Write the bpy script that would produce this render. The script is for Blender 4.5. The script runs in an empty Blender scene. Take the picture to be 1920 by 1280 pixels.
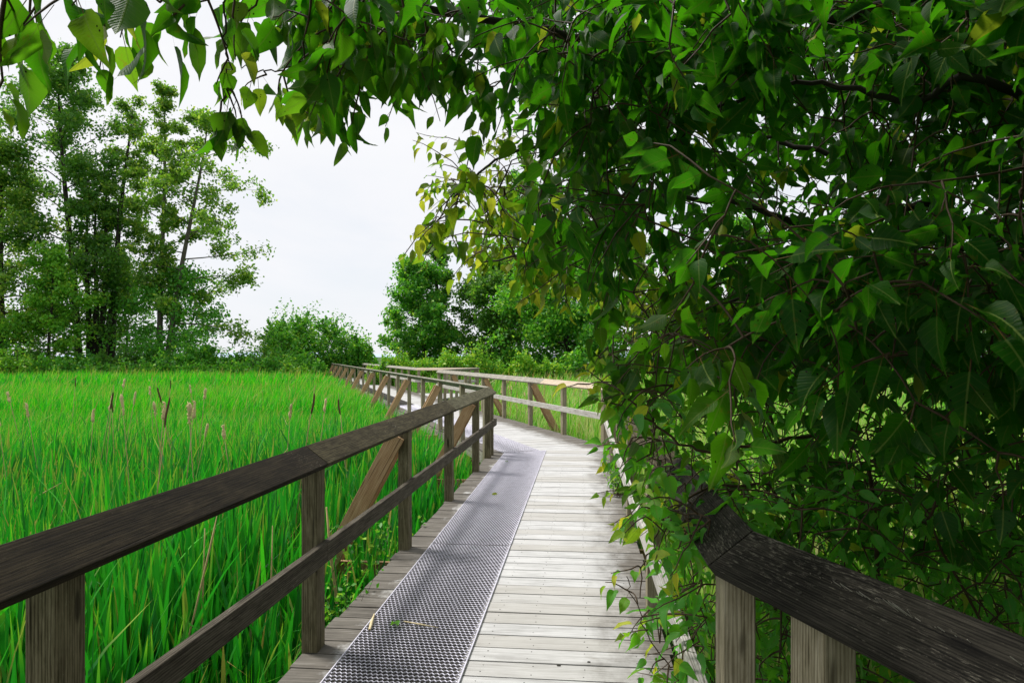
import bpy, math, random
import numpy as np
from math import radians as R, sin, cos, pi
random.seed(7); RNG = np.random.default_rng(11)
S = bpy.context.scene
COL = S.collection
EYE = 1.63            # eye height over the deck
F = 1300.0            # focal length in photo pixels (24.4 mm)
def at(px, py, Y):    # photo pixel at a depth -> world point
    return np.array([(px-960)/F*Y, Y, EYE-(py-668)/F*Y])

# ------------------------------------------------------------------ nodes
def new_mat(name):
    m = bpy.data.materials.new(name); m.use_nodes = True
    nt = m.node_tree
    for n in list(nt.nodes): nt.nodes.remove(n)
    return m, nt
class NB:
    def __init__(s, nt): s.nt = nt
    def n(s, t, ins=None, **kw):
        nd = s.nt.nodes.new(t)
        for k, v in kw.items(): setattr(nd, k, v)
        for k, v in (ins or {}).items():
            if hasattr(v, 'is_linked') or isinstance(v, bpy.types.NodeSocket): s.nt.links.new(v, nd.inputs[k])
            else: nd.inputs[k].default_value = v
        return nd
    def math(s, op, a, b=0.0, clamp=False):
        nd = s.n('ShaderNodeMath', {0: a, 1: b}, operation=op); nd.use_clamp = clamp
        return nd.outputs[0]
    def noise(s, vec, scale, detail=4, rough=.55, dist=0):
        return s.n('ShaderNodeTexNoise', {'Vector': vec, 'Scale': scale, 'Detail': detail, 'Roughness': rough, 'Distortion': dist}).outputs['Fac']
    def mapv(s, vec, sc, loc=(0,0,0)):
        return s.n('ShaderNodeMapping', {'Vector': vec, 'Scale': sc, 'Location': loc}).outputs[0]
    def ramp(s, fac, pts):
        nd = s.n('ShaderNodeValToRGB', {0: fac}); cr = nd.color_ramp
        while len(cr.elements) < len(pts): cr.elements.new(.5)
        for e, (p, c) in zip(cr.elements, pts):
            e.position = p; e.color = (*c, 1) if len(c) == 3 else c
        return nd.outputs[0]
    def step(s, v, a, b):
        nd = s.n('ShaderNodeMapRange', {0: v, 1: a, 2: b, 3: 0., 4: 1.}); nd.interpolation_type = 'SMOOTHSTEP'
        return nd.outputs[0]
    def mix(s, f, a, b, bt='MIX'):
        nd = s.nt.nodes.new('ShaderNodeMix'); nd.data_type = 'RGBA'; nd.blend_type = bt
        for i, v in ((0, f), (6, a), (7, b)):
            if isinstance(v, bpy.types.NodeSocket): s.nt.links.new(v, nd.inputs[i])
            else: nd.inputs[i].default_value = v if i == 0 else (*v, 1)
        return nd.outputs[2]
    def attr(s, name): return s.n('ShaderNodeAttribute', attribute_name=name)
    def out(s, sh, disp=None):
        o = s.n('ShaderNodeOutputMaterial'); s.nt.links.new(sh, o.inputs[0])

def wood(name, dark, mid, light, lichen=None, lich=.62, gr=1.0, rough=.85):
    m, nt = new_mat(name); b = NB(nt)
    uv = b.n('ShaderNodeUVMap').outputs[0]
    g1 = b.noise(b.mapv(uv, (4.5, 95*gr, 1)), 1.0, 6, .65, .8)
    g2 = b.noise(b.mapv(uv, (9, 230*gr, 1), (3, 1, 0)), 1.0, 3, .6)
    bl = b.noise(b.mapv(uv, (4, 12, 1), (7, 2, 0)), 1.0, 7, .72)
    f = b.math('ADD', b.math('MULTIPLY', g1, .55), b.math('ADD', b.math('MULTIPLY', g2, .2), b.math('MULTIPLY', bl, .45)))
    c = b.ramp(f, [(.44, dark), (.56, mid), (.70, light)])
    wv = b.n('ShaderNodeTexWave', {'Vector': b.mapv(uv, (.9, 30*gr, 1), (2, 6, 0)), 'Scale': 1.0, 'Distortion': 7., 'Detail': 3., 'Detail Scale': .6, 'Detail Roughness': .6}, bands_direction='Y').outputs['Fac']
    c = b.mix(b.math('MULTIPLY', b.step(wv, .72, .97), .38), c, light)
    c = b.mix(b.math('MULTIPLY', b.step(wv, .22, .03), .5), c, tuple(x*.6 for x in dark))
    kn = b.n('ShaderNodeTexVoronoi', {'Vector': b.mapv(uv, (1.6, 6.5, 1), (3, 3, 0)), 'Scale': 1.0}).outputs['Distance']
    c = b.mix(b.math('MULTIPLY', b.math('SUBTRACT', 1., b.step(kn, .05, .11)), .75), c, tuple(x*.5 for x in dark))
    if lichen:
        l1 = b.noise(b.mapv(uv, (22, 150, 1), (1, 9, 0)), 1.0, 6, .8)
        l2 = b.noise(b.mapv(uv, (1.7, 3, 1), (11, 5, 0)), 1.0, 2)
        k = b.step(b.math('ADD', l1, b.math('MULTIPLY', b.math('SUBTRACT', l2, .5), .5)), lich-.05, lich+.06)
        c = b.mix(b.math('MULTIPLY', k, .8), c, lichen)
    crack = b.step(b.noise(b.mapv(uv, (1.2, 45, 1), (5, 5, 0)), 1.0, 2, .5, .4), .66, .72)
    c = b.mix(b.math('MULTIPLY', crack, .7), c, tuple(x*.25 for x in dark))
    h = b.math('SUBTRACT', b.math('ADD', g1, b.math('MULTIPLY', g2, .5)), crack)
    bp = b.n('ShaderNodeBump', {'Height': h, 'Strength': .5, 'Distance': .004}).outputs[0]
    p = b.n('ShaderNodeBsdfPrincipled', {'Base Color': c, 'Roughness': rough, 'Normal': bp, 'Specular IOR Level': .12})
    b.out(p.outputs[0]); return m

M = {}
M['cap_shaded'] = wood('shaded_weathered_wood', (.0035,.0026,.0012), (.011,.0082,.004), (.034,.026,.014), (.24,.21,.15), .68)  # weathered wood, darkened further by canopy shade put into the colour
M['cap_worn'] = wood('worn_black_wood', (.004,.0035,.003), (.012,.0105,.008), (.045,.04,.031), (.16,.145,.115), .60, 1.5)
M['cap_mid'] = wood('half_shaded_mossy_wood', (.008,.0065,.003), (.026,.021,.010), (.085,.072,.038), (.32,.30,.23), .66)  # mossy wood with some of that canopy shade mixed into its tone
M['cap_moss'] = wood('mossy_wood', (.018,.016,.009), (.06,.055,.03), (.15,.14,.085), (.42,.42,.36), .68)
M['cap_grey'] = wood('grey_wood', (.09,.08,.062), (.22,.205,.165), (.38,.36,.31), (.5,.49,.44), .66)
M['cap_new'] = wood('newer_tan_wood', (.30,.23,.16), (.42,.34,.25), (.54,.46,.36))
M['post'] = wood('post_wood', (.030,.025,.013), (.10,.085,.048), (.22,.19,.12), (.34,.34,.24), .67)
M['post_grey'] = wood('grey_post_wood', (.085,.07,.042), (.21,.18,.115), (.36,.32,.23), (.44,.43,.33), .68)
M['brace'] = wood('brown_brace_wood', (.19,.11,.052), (.37,.23,.12), (.50,.345,.20), None)
M['rail_low'] = wood('lower_rail_wood', (.016,.013,.009), (.05,.042,.03), (.12,.105,.08), (.35,.33,.29), .7)
M['rail_pale'] = wood('pale_lower_rail_wood', (.16,.15,.125), (.38,.36,.32), (.58,.56,.52), (.1,.09,.06), .68)

def deck_mat():
    m, nt = new_mat('deck_wood'); b = NB(nt)
    uv = b.n('ShaderNodeUVMap').outputs[0]
    sep = b.n('ShaderNodeSeparateXYZ', {0: uv}); lat = sep.outputs[0]
    rnd = b.attr('rnd').outputs['Fac']
    off = b.n('ShaderNodeCombineXYZ', {0: b.math('MULTIPLY', rnd, 37.), 1: b.math('MULTIPLY', rnd, 11.), 2: 0.}).outputs[0]
    v = b.n('ShaderNodeVectorMath', {0: uv, 1: off}, operation='ADD').outputs[0]
    g1 = b.noise(b.mapv(v, (2.0, 60, 1)), 1., 5, .6, .5)
    g2 = b.noise(b.mapv(v, (7, 200, 1)), 1., 3)
    bl = b.noise(b.mapv(v, (2.2, 5, 1), (4, 4, 0)), 1., 5, .65)
    f = b.math('ADD', b.math('MULTIPLY', g1, .5), b.math('ADD', b.math('MULTIPLY', g2, .2), b.math('MULTIPLY', bl, .3)))
    pale = b.ramp(f, [(.36, (.23,.226,.216)), (.5, (.43,.427,.418)), (.66, (.575,.572,.565))])
    pale = b.mix(b.math('MULTIPLY', b.step(rnd, .45, 1.), .5), pale, (.31,.29,.25))
    drk = b.ramp(f, [(.36, (.042,.036,.029)), (.52, (.125,.112,.094)), (.7, (.27,.25,.22))])
    wv = b.math('MULTIPLY', b.math('SUBTRACT', b.noise(b.mapv(uv, (3.5, 2.2, 1)), 1., 5, .7), .5), .85)
    l2 = b.math('ADD', lat, wv)
    edge = b.math('ADD', b.math('SUBTRACT', 1., b.step(l2, .17, .34)), b.step(l2, 1.52, 1.98), True)
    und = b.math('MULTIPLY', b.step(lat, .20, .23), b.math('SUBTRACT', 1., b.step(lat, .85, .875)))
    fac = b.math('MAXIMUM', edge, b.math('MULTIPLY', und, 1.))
    c = b.mix(fac, pale, drk)
    stain = b.step(b.noise(b.mapv(v, (4, 14, 1), (9, 1, 0)), 1., 5, .7), .60, .74)
    c = b.mix(b.math('MULTIPLY', stain, .45), c, (.16,.14,.10))
    lich = b.step(b.noise(b.mapv(uv, (26, 40, 1), (9, 21, 0)), 1., 4, .7), .68, .74)
    c = b.mix(b.math('MULTIPLY', b.math('MULTIPLY', lich, edge), .6), c, (.45,.44,.40))
    c = b.mix(b.math('MULTIPLY', und, .92), c, (.010,.008,.006))  # deck under the grating blackened: shade of its openings put into the colour
    bp = b.n('ShaderNodeBump', {'Height': b.math('ADD', g1, b.math('MULTIPLY', g2, .4)), 'Strength': .35, 'Distance': .003}).outputs[0]
    p = b.n('ShaderNodeBsdfPrincipled', {'Base Color': c, 'Roughness': .8, 'Normal': bp, 'Specular IOR Level': .25})
    b.out(p.outputs[0]); return m
M['deck'] = deck_mat()

def plain(name, col, rough=.8, metal=0., nscale=None, amt=.5, spec=.3):
    m, nt = new_mat(name); b = NB(nt)
    c = b.n('ShaderNodeRGB').outputs[0]; c.default_value = (*col, 1)
    if nscale:
        g = b.n('ShaderNodeNewGeometry').outputs['Position']
        k = b.noise(g, nscale, 6, .65)
        c = b.mix(k, tuple(x*(1-amt) for x in col), tuple(min(1, x*(1+amt)) for x in col))
    p = b.n('ShaderNodeBsdfPrincipled', {'Base Color': c, 'Roughness': rough, 'Metallic': metal, 'Specular IOR Level': spec})
    b.out(p.outputs[0]); return m
M['nail'] = plain('nail_hole', (.03,.026,.02))
M['scratch'] = plain('scratched_bare_wood', (.30,.28,.24), .9, 0, 90, .7, .1)
M['steel'] = plain('galvanised_steel', (.58,.565,.64), .55, .3, 14, .3)
M['soil'] = plain('marsh_soil', (.03,.075,.012), .95, 0, 2.5, .6)
M['bark'] = plain('grey_bark', (.09,.08,.062), .9, 0, 5, .6)
M['bark_dark'] = plain('dark_bark', (.035,.03,.022), .9, 0, 5, .5)
M['twig'] = plain('brown_twig', (.06,.038,.02), .7, 0, 30, .5)
M['hill'] = plain('hazed_blue_hill', (.36,.43,.55), 1., 0, .004, .1)  # pale blue of distance haze put into the hill colour
M['dry'] = plain('dry_stem', (.40,.31,.14), .85, 0, 12, .4)
M['head_brown'] = plain('brown_seed_head', (.11,.07,.042), .95, 0, 60, .5, 0)
M['head_pale'] = plain('pale_seed_fluff', (.60,.49,.26), 1., 0, 50, .4, 0)
M['straw'] = plain('straw', (.6,.5,.3), .8, 0, 40, .3)

def leaf_shader(name, base, dark, yellow, trans, tw=.38, rough=.45, spec=.4, veins=True):
    """leaf colour varies per leaf (attribute luv.z), young growth is yellow (attribute young)"""
    m, nt = new_mat(name); b = NB(nt)
    a = b.n('ShaderNodeSeparateXYZ', {0: b.attr('luv').outputs['Vector']})
    u, v, r = a.outputs
    young = b.attr('young').outputs['Fac']
    c = b.mix(r, dark, base)
    c = b.mix(young, c, yellow)
    bf = b.n('ShaderNodeNewGeometry').outputs['Backfacing']
    c = b.mix(b.math('MULTIPLY', bf, .5), c, tuple(.55*x+.03 for x in base))
    tc = b.mix(young, trans, tuple(min(1, x*1.9+.02) for x in yellow))
    nrm = None
    if veins:
        au = b.math('ABSOLUTE', u)
        w = b.math('SINE', b.math('MULTIPLY', b.math('SUBTRACT', v, b.math('MULTIPLY', au, .8)), 44.))
        side = b.step(w, .86, 1.)
        mid = b.math('SUBTRACT', 1., b.step(au, .008, .026))
        vein = b.math('MAXIMUM', b.math('MULTIPLY', side, .35), mid)
        c = b.mix(b.math('MULTIPLY', vein, .55), c, (.22,.30,.06))
        tc = b.mix(b.math('MULTIPLY', vein, .4), tc, (.10,.16,.02))
        pos = b.n('ShaderNodeCombineXYZ', {0: b.math('ADD', b.math('MULTIPLY', u, 1.), b.math('MULTIPLY', r, 91.)), 1: v, 2: r}).outputs[0]
        vo = b.n('ShaderNodeTexVoronoi', {'Vector': pos, 'Scale': 7.}); 
        hole = b.math('SUBTRACT', 1., b.step(vo.outputs['Distance'], .13, .17))
        pick = b.step(b.n('ShaderNodeSeparateColor', {0: vo.outputs['Color']}).outputs[0], .72, .75)
        spot = b.math('MULTIPLY', hole, pick)
        blotch = b.step(b.noise(b.mapv(pos, (4, 4, 1)), 1., 4, .6), .60, .72)
        c = b.mix(b.math('MULTIPLY', blotch, .35), c, (.16,.11,.02))
        tc = b.mix(b.math('MULTIPLY', blotch, .45), tc, (.30,.20,.02))
        c = b.mix(spot, c, (.012,.010,.004)); tc = b.mix(spot, tc, (.004,.003,.001))
        stem = b.math('SUBTRACT', 1., b.step(v, -.02, .0))
        c = b.mix(stem, c, (.16,.10,.03)); tc = b.mix(stem, tc, (.03,.02,.004))
        nrm = b.n('ShaderNodeBump', {'Height': b.math('SUBTRACT', b.math('ABSOLUTE', w), b.math('MULTIPLY', mid, 1.5)), 'Strength': .22, 'Distance': .003}).outputs[0]
    ins = {'Base Color': c, 'Roughness': rough, 'Specular IOR Level': spec}
    if nrm: ins['Normal'] = nrm
    p = b.n('ShaderNodeBsdfPrincipled', ins)
    t = b.n('ShaderNodeBsdfTranslucent', {'Color': tc})
    mx = b.n('ShaderNodeMixShader', {0: tw, 1: p.outputs[0], 2: t.outputs[0]})
    b.out(mx.outputs[0]); return m
M['leaf'] = leaf_shader('broad_leaf', (.008,.068,.004), (.0025,.027,.0016), (.36,.39,.012), (.075,.40,.004), .41, .52, .10)
M['shrub_leaf'] = leaf_shader('shrub_leaf', (.06,.32,.028), (.018,.15,.018), (.55,.50,.02), (.17,.66,.015), .38, .48, .22)
M['tree_leaf'] = leaf_shader('poplar_leaf', (.15,.31,.03), (.045,.14,.018), (.40,.50,.05), (.25,.54,.025), .38, .5, .35, False)
M['tree_leaf_dark'] = leaf_shader('dark_poplar_leaf', (.085,.25,.022), (.022,.095,.012), (.30,.44,.04), (.18,.46,.025), .36, .5, .35, False)
M['bush_leaf'] = leaf_shader('bush_leaf', (.085,.33,.022), (.022,.13,.012), (.32,.55,.03), (.18,.60,.02), .36, .5, .35, False)
M['bramble_leaf'] = leaf_shader('bramble_leaf', (.16,.44,.02), (.05,.24,.02), (.38,.50,.03), (.26,.6,.02), .36, .5, .35, False)

def grass_mat(name, ramp, tip, trans, tw=.35):
    m, nt = new_mat(name); b = NB(nt)
    a = b.n('ShaderNodeSeparateXYZ', {0: b.attr('luv').outputs['Vector']})
    t, r, k = a.outputs
    c = b.ramp(r, ramp)
    c = b.mix(b.math('MULTIPLY', b.step(t, .72, 1.), b.step(k, .55, .9)), c, tip)
    c = b.mix(b.step(k, .968, .972), c, (.50,.42,.22))
    c = b.mix(b.math('MULTIPLY', b.step(k, .92, .95), b.step(t, .3, .8)), c, (.46,.31,.07))
    tc = b.mix(.5, c, trans)
    p = b.n('ShaderNodeBsdfPrincipled', {'Base Color': c, 'Roughness': .55, 'Specular IOR Level': .3})
    tr = b.n('ShaderNodeBsdfTranslucent', {'Color': tc})
    b.out(b.n('ShaderNodeMixShader', {0: tw, 1: p.outputs[0], 2: tr.outputs[0]}).outputs[0]); return m
M['reed'] = grass_mat('cattail_blade', [(0, (.002,.055,.010)), (.5, (.008,.20,.022)), (1, (.07,.46,.015))], (.46,.58,.04), (.05,.66,.012), .34)
M['meadow'] = grass_mat('meadow_blade', [(0, (.004,.11,.003)), (.45, (.014,.33,.004)), (.85, (.07,.54,.005)), (1, (.30,.52,.02))], (.36,.48,.05), (.05,.80,.003), .36)
M['reed_pale'] = grass_mat('right_meadow_blade', [(0, (.03,.22,.015)), (.4, (.08,.42,.02)), (.66, (.26,.56,.03)), (.82, (.56,.50,.24))], (.5,.5,.1), (.3,.8,.03), .38)

# ------------------------------------------------------------------ mesh helpers
def tag(o, label=None, cat=None, group=None, kind=None):
    for k, v in (('label', label), ('category', cat), ('group', group), ('kind', kind)):
        if v: o[k] = v
    return o
def link(name, me, mat=None, parent=None, loc=(0,0,0)):
    if mat is not None:
        for mm in (mat if isinstance(mat, list) else [mat]): me.materials.append(mm)
    o = bpy.data.objects.new(name, me); COL.objects.link(o)
    if parent is not None: o.parent = parent
    o.location = loc
    return o
def empty(name, loc=(0,0,0), **kw):
    o = bpy.data.objects.new(name, None); COL.objects.link(o); o.location = loc
    o.empty_display_size = .2
    return tag(o, **kw)
def np_mesh(name, V, quads=None, tris=None, attrs=None, smooth=True):
    me = bpy.data.meshes.new(name)
    V = np.asarray(V, np.float32)
    nq = 0 if quads is None else len(quads); ntr = 0 if tris is None else len(tris)
    me.vertices.add(len(V)); me.vertices.foreach_set('co', V.ravel())
    loops = np.concatenate([np.asarray(quads, np.int32).ravel() if nq else np.zeros(0, np.int32),
                            np.asarray(tris, np.int32).ravel() if ntr else np.zeros(0, np.int32)])
    st = np.concatenate([np.arange(nq)*4, nq*4+np.arange(ntr)*3]).astype(np.int32)
    me.loops.add(len(loops)); me.loops.foreach_set('vertex_index', loops)
    me.polygons.add(nq+ntr); me.polygons.foreach_set('loop_start', st)
    if smooth: me.polygons.foreach_set('use_smooth', np.ones(nq+ntr, bool))
    me.update(calc_edges=True); me.validate()
    for k, a in (attrs or {}).items():
        a = np.asarray(a, np.float32)
        if a.ndim == 2:
            me.attributes.new(k, 'FLOAT_VECTOR', 'POINT').data.foreach_set('vector', a.ravel())
        else:
            me.attributes.new(k, 'FLOAT', 'POINT').data.foreach_set('value', a)
    return me
class MB:
    """collects boards, tubes, prisms into one mesh; uv in metres along / across"""
    def __init__(s): s.v=[]; s.f=[]; s.uv=[]; s.mi=[]; s.rnd=[]
    def hexa(s, P, mi=0, r=None, ulen=None):
        """P: 8 points, 4 of the start section then 4 of the end section"""
        b = len(s.v); P = [np.asarray(p, float) for p in P]; s.v += P
        uo = random.random()*60; vo = random.random()*60
        L = np.linalg.norm(P[4]-P[0])
        d = [0]
        for i in range(4): d.append(d[-1]+np.linalg.norm(P[(i+1)%4]-P[i]))
        for i in range(4):
            j = (i+1)%4
            s.f.append((b+i, b+j, b+4+j, b+4+i))
            s.uv.append([(uo, vo+d[i]), (uo, vo+d[i+1]), (uo+L, vo+d[i+1]), (uo+L, vo+d[i])]); s.mi.append(mi)
        for q in ((3,2,1,0), (4,5,6,7)):
            s.f.append(tuple(b+k for k in q)); s.mi.append(mi)
            a = d[1]; c = d[2]-d[1]
            s.uv.append([(uo, vo), (uo+.02, vo+a), (uo+.02+c*.2, vo+a), (uo+c*.2, vo)])
        s.rnd += [r if r is not None else random.random()]*8
    def tube(s, pts, rad, sides=5):
        pts = [np.asarray(p, float) for p in pts]; b0 = len(s.v); n = len(pts)
        if not hasattr(rad, '__len__'): rad = [rad]*n
        up = np.array([.13, .29, .95]); L = 0
        for i, p in enumerate(pts):
            d = pts[min(i+1, n-1)]-pts[max(i-1, 0)]; d = d/(np.linalg.norm(d)+1e-9)
            a = np.cross(d, up); 
            if np.linalg.norm(a) < .1: a = np.cross(d, (1, 0, 0))
            a /= np.linalg.norm(a); c = np.cross(d, a)
            for k in range(sides):
                t = 2*pi*k/sides; s.v.append(p+rad[i]*(cos(t)*a+sin(t)*c)); s.rnd.append(.5)
        for i in range(n-1):
            L2 = L+np.linalg.norm(pts[i+1]-pts[i])
            for k in range(sides):
                k2 = (k+1)%sides
                s.f.append((b0+i*sides+k, b0+i*sides+k2, b0+(i+1)*sides+k2, b0+(i+1)*sides+k)); s.mi.append(0)
                s.uv.append([(L, k*.1), (L, k*.1+.1), (L2, k*.1+.1), (L2, k*.1)])
            L = L2
        s.f.append(tuple(b0+(n-1)*sides+k for k in range(sides))); s.mi.append(0); s.uv.append([(0, 0)]*sides)
    def prism(s, poly, z0, z1, mi=0, r=None, uvf=None):
        b = len(s.v); n = len(poly)
        for z in (z0, z1): s.v += [np.array([p[0], p[1], z]) for p in poly]
        s.rnd += [r if r is not None else random.random()]*(2*n)
        q = [uvf(p) if uvf else (p[0], p[1]) for p in poly]
        s.f.append(tuple(b+n+i for i in range(n))); s.uv.append(q); s.mi.append(mi)
        s.f.append(tuple(b+i for i in reversed(range(n)))); s.uv.append(q[::-1]); s.mi.append(mi)
        for i in range(n):
            j = (i+1)%n
            s.f.append((b+i, b+j, b+n+j, b+n+i)); s.mi.append(mi); s.uv.append([q[i], q[j], q[j], q[i]])
    def build(s, name, mat, parent=None, loc=(0,0,0), smooth=False, bevel=0):
        me = bpy.data.meshes.new(name)
        me.from_pydata([tuple(p) for p in s.v], [], s.f); 
        uv = me.uv_layers.new(name='UVMap')
        uv.data.foreach_set('uv', np.array([c for q in s.uv for c in q], np.float32).ravel())
        me.polygons.foreach_set('material_index', np.array(s.mi, np.int32))
        me.attributes.new('rnd', 'FLOAT', 'POINT').data.foreach_set('value', np.array(s.rnd, np.float32))
        if smooth: me.polygons.foreach_set('use_smooth', np.ones(len(s.f), bool))
        o = link(name, me, mat, parent, loc)
        if bevel:
            md = o.modifiers.new('bevel', 'BEVEL'); md.width = bevel; md.segments = 2; md.limit_method = 'ANGLE'; md.angle_limit = R(50)
        return o

# ------------------------------------------------------------------ the boardwalk plan (metres, deck top at z = 0)
def V2(*a): return np.array(a, float)
def unit(v): return v/np.linalg.norm(v)
T1, T2 = .10, -.325
D0 = unit(V2(-.295, 1)); D1 = unit(V2(T1, 1)); D2 = unit(V2(T2, 1))
RGT = lambda d: V2(d[1], -d[0])
L1, L2 = V2(-1.375, 1.25), V2(-.34, 11.6)
R1, R2 = V2(.65, 2.0), V2(1.72, 12.5)
L0, R0 = L1-D0*4.0, R1-D0*4.0
L3 = L2+D2*48.; R3 = R2+D2*14.7
R5 = R2+D2*19.3; R6 = R2+D2*44.
RB = V2(-1.5, 30.7)                       # outer corner of the lookout bay
GZ = -.55                                  # marsh ground

def clip(poly, p, n):      # keep the side n points to
    out = []
    for i in range(len(poly)):
        a, b = poly[i], poly[(i+1) % len(poly)]
        da, db = np.dot(a-p, n), np.dot(b-p, n)
        if da >= 0: out.append(a)
        if da*db < 0: out.append(a+(b-a)*da/(da-db))
    return out
PW, GAP = .178, .012
def lay(mb, o, d, s0, s1, w, cuts, nails=False, zt=0.):
    n = RGT(d); k = 0; s = s0
    while s < s1:
        j0, j1 = random.uniform(-.018, .012), random.uniform(-.012, .02)
        q = [o+d*s+n*(-.03+j0), o+d*(s+PW-GAP)+n*(-.03+j0), o+d*(s+PW-GAP)+n*(w+.03+j1), o+d*s+n*(w+.03+j1)]
        q = q[::-1]
        for (p, nn) in cuts:
            q = clip(q, p, nn)
            if len(q) < 3: break
        if len(q) >= 3:
            z = zt+random.uniform(-.0025, .0025)
            mb.prism(q, z-.038, z, 0, None, lambda p: (float(np.dot(p-o, n)), float(np.dot(p-o, d))))
            if nails and s < 9:
                for a in (.98, 1.22, 1.52, 1.78):
                    for t in (.04, .125):
                        c = o+d*(s+t+random.uniform(-.01, .01))+n*(a+random.uniform(-.02, .02)); rr = random.uniform(.0028, .0045)
                        if all(np.dot(c-p, nn) > .02 for p, nn in cuts):
                            mb.prism([c+rr*V2(cos(e), sin(e)) for e in np.arange(6)*pi/3], z+.0004, z+.0012, 1)
        s += PW
W1, W2 = 1.95, 2.23
deck = empty('boardwalk_path', (0, 0, 0), label='pale grey plank boardwalk winding through the marsh', kind='structure')
m1 = R1-L1; n1 = unit(V2(-m1[1], m1[0])); m2 = R2-L2; n2 = unit(V2(-m2[1], m2[0]))
mb = MB()
lay(mb, L1, D0, -4.2, 1.4, 1.93, [(L1, -n1)])
lay(mb, L1, D1, -.8, 12.2, W1, [(L1, n1), (L2, -n2)], True)
lay(mb, L2, D2, -1., 48.6, W2, [(L2, n2)])
for dx, dy, rr in ((.247, 3.66, .011), (.41, 3.70, .009)):
    mb.prism([V2(dx+rr*cos(e), dy+rr*.7*sin(e)) for e in np.arange(8)*pi/4], .0005, .0035, 1)
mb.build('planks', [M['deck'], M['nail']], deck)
# lookout bay floor
mb = MB()
n = RGT(D2); e = unit(RB-R3)
bay = [R3, RB, R5]
for i in range(30):
    s = 14.5+i*PW
    q = [R2+D2*s+n*.04, R2+D2*(s+PW-GAP)+n*.04, R2+D2*(s+PW-GAP)+n*3.2, R2+D2*s+n*3.2][::-1]
    for a, b_ in ((R3, RB), (RB, R5)):
        dd = b_-a; q = clip(q, a, V2(-dd[1], dd[0]))
        if len(q) < 3: break
    if len(q) >= 3: mb.prism(q, -.04, -.002, 0, None, lambda p: (1.2+.1*float(np.dot(p-R2, n)), float(np.dot(p-R2, D2))))
mb.build('lookout_planks', [M['deck'], M['nail']], deck)
def box_along(mb, a, b, lat0, lat1, z0, z1, r=None):
    d = unit(b-a); n = RGT(d)
    P = []
    for p in (a, b):
        for l, z in ((lat0, z0), (lat1, z0), (lat1, z1), (lat0, z1)): q = p+n*l; P.append((q[0], q[1], z))
    mb.hexa(P, 0, r)
mb = MB()
for a, b_, w in ((L0, L1, 1.93), (L1, L2, W1), (L2, L3, W2)):
    for l in (.06, w/2, w-.11): box_along(mb, a, b_, l, l+.05, -.25, -.042)
mb.build('joists', M['post'], deck)
mb = MB(); box_along(mb, L2+D2*.4, L3, -.045, -.005, -.22, -.03); mb.build('edge_board', M['cap_grey'], deck)
mb = MB()
for a, d, ln, w in ((L1, D1, 9.6, W1), (L2, D2, 46, W2)):
    s = .6
    while s < ln:
        for l in (.15, w-.15):
            p = a+d*s+RGT(d)*l; box_along(mb, p-d*.07, p+d*.07, -.07, .07, GZ-.3, -.25)
        s += 1.96
mb.build('piles', M['post'], deck)

# ------------------------------------------------------------------ steel walkway strips
def grating(o, d, s0, s1, l0, l1, cuts, label, cw=.0135, rp=.037):
    n = RGT(d); V = []; Q = []
    nx = int((l1-l0)/cw); rows = int((s1-s0)/rp)
    root = empty('steel_grating', (*(o+d*s0+n*l0), 0.), label=label, cat='metal grating', group='expanded steel strips laid along the boardwalk')
    org = o+d*s0+n*l0
    def add(a, b, h=.0055, w=.0031):
        for p, nn in cuts:
            if np.dot(a[:2]+org-p, nn) < 0 or np.dot(b[:2]+org-p, nn) < 0: return
        i = len(V)
        sh = np.array([d[0]*w, d[1]*w, 0.])
        up = np.array([d[0]*.004, d[1]*.004, h]);
        for p in (a, b): V.extend([p, p+sh, p+sh+up, p+up])
        for k in range(4):
            k2 = (k+1)%4; Q.append((i+k, i+k2, i+4+k2, i+4+k))
    for r in range(rows):
        sg = 1 if r % 2 == 0 else -1
        y = r*rp
        for k in range(nx):
            a = d*(y+sg*(rp*.5-.004)*(1 if k % 2 == 0 else -1)*.5)+n*(k*cw)
            b = d*(y-sg*(rp*.5-.004)*(1 if k % 2 == 0 else -1)*.5)+n*((k+1)*cw)
            add(np.array([*a, .005]), np.array([*b, .005]))
    me = np_mesh('mesh_strands', V, Q, None, None, False)
    link('strands', me, M['steel'], root)
    mb = MB()
    for l in (0., l1-l0):
        a, b_ = d*0.+n*l, d*(s1-s0)+n*l
        for p, nn in cuts:
            da, db = np.dot(a+org-p, nn), np.dot(b_+org-p, nn)
            if db < 0: b_ = a+(b_-a)*da/(da-db)
            if da < 0: a = a+(b_-a)*(-da)/(db-da)
        box_along(mb, a, b_, -.003, .003, .003, .014)
    mb.build('edge_bar', M['steel'], root)
    return root
gc = L2+RGT(D1)*.2
grating(L1, D1, -.1, 4.85, .205, .885, [(L1, n1)], 'nearest perforated steel strip on the planks, with the fallen green leaf on it')
grating(L1, D1, 4.832, 11.2, .205, .885, [(L2, -n2)], 'long perforated steel strip on the planks leading up to the bend')
grating(L2, D2, -.9, 12., .205, .885, [(L2, n2)], 'perforated steel strip angled left beyond the bend in the boardwalk', .018, .048)

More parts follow.
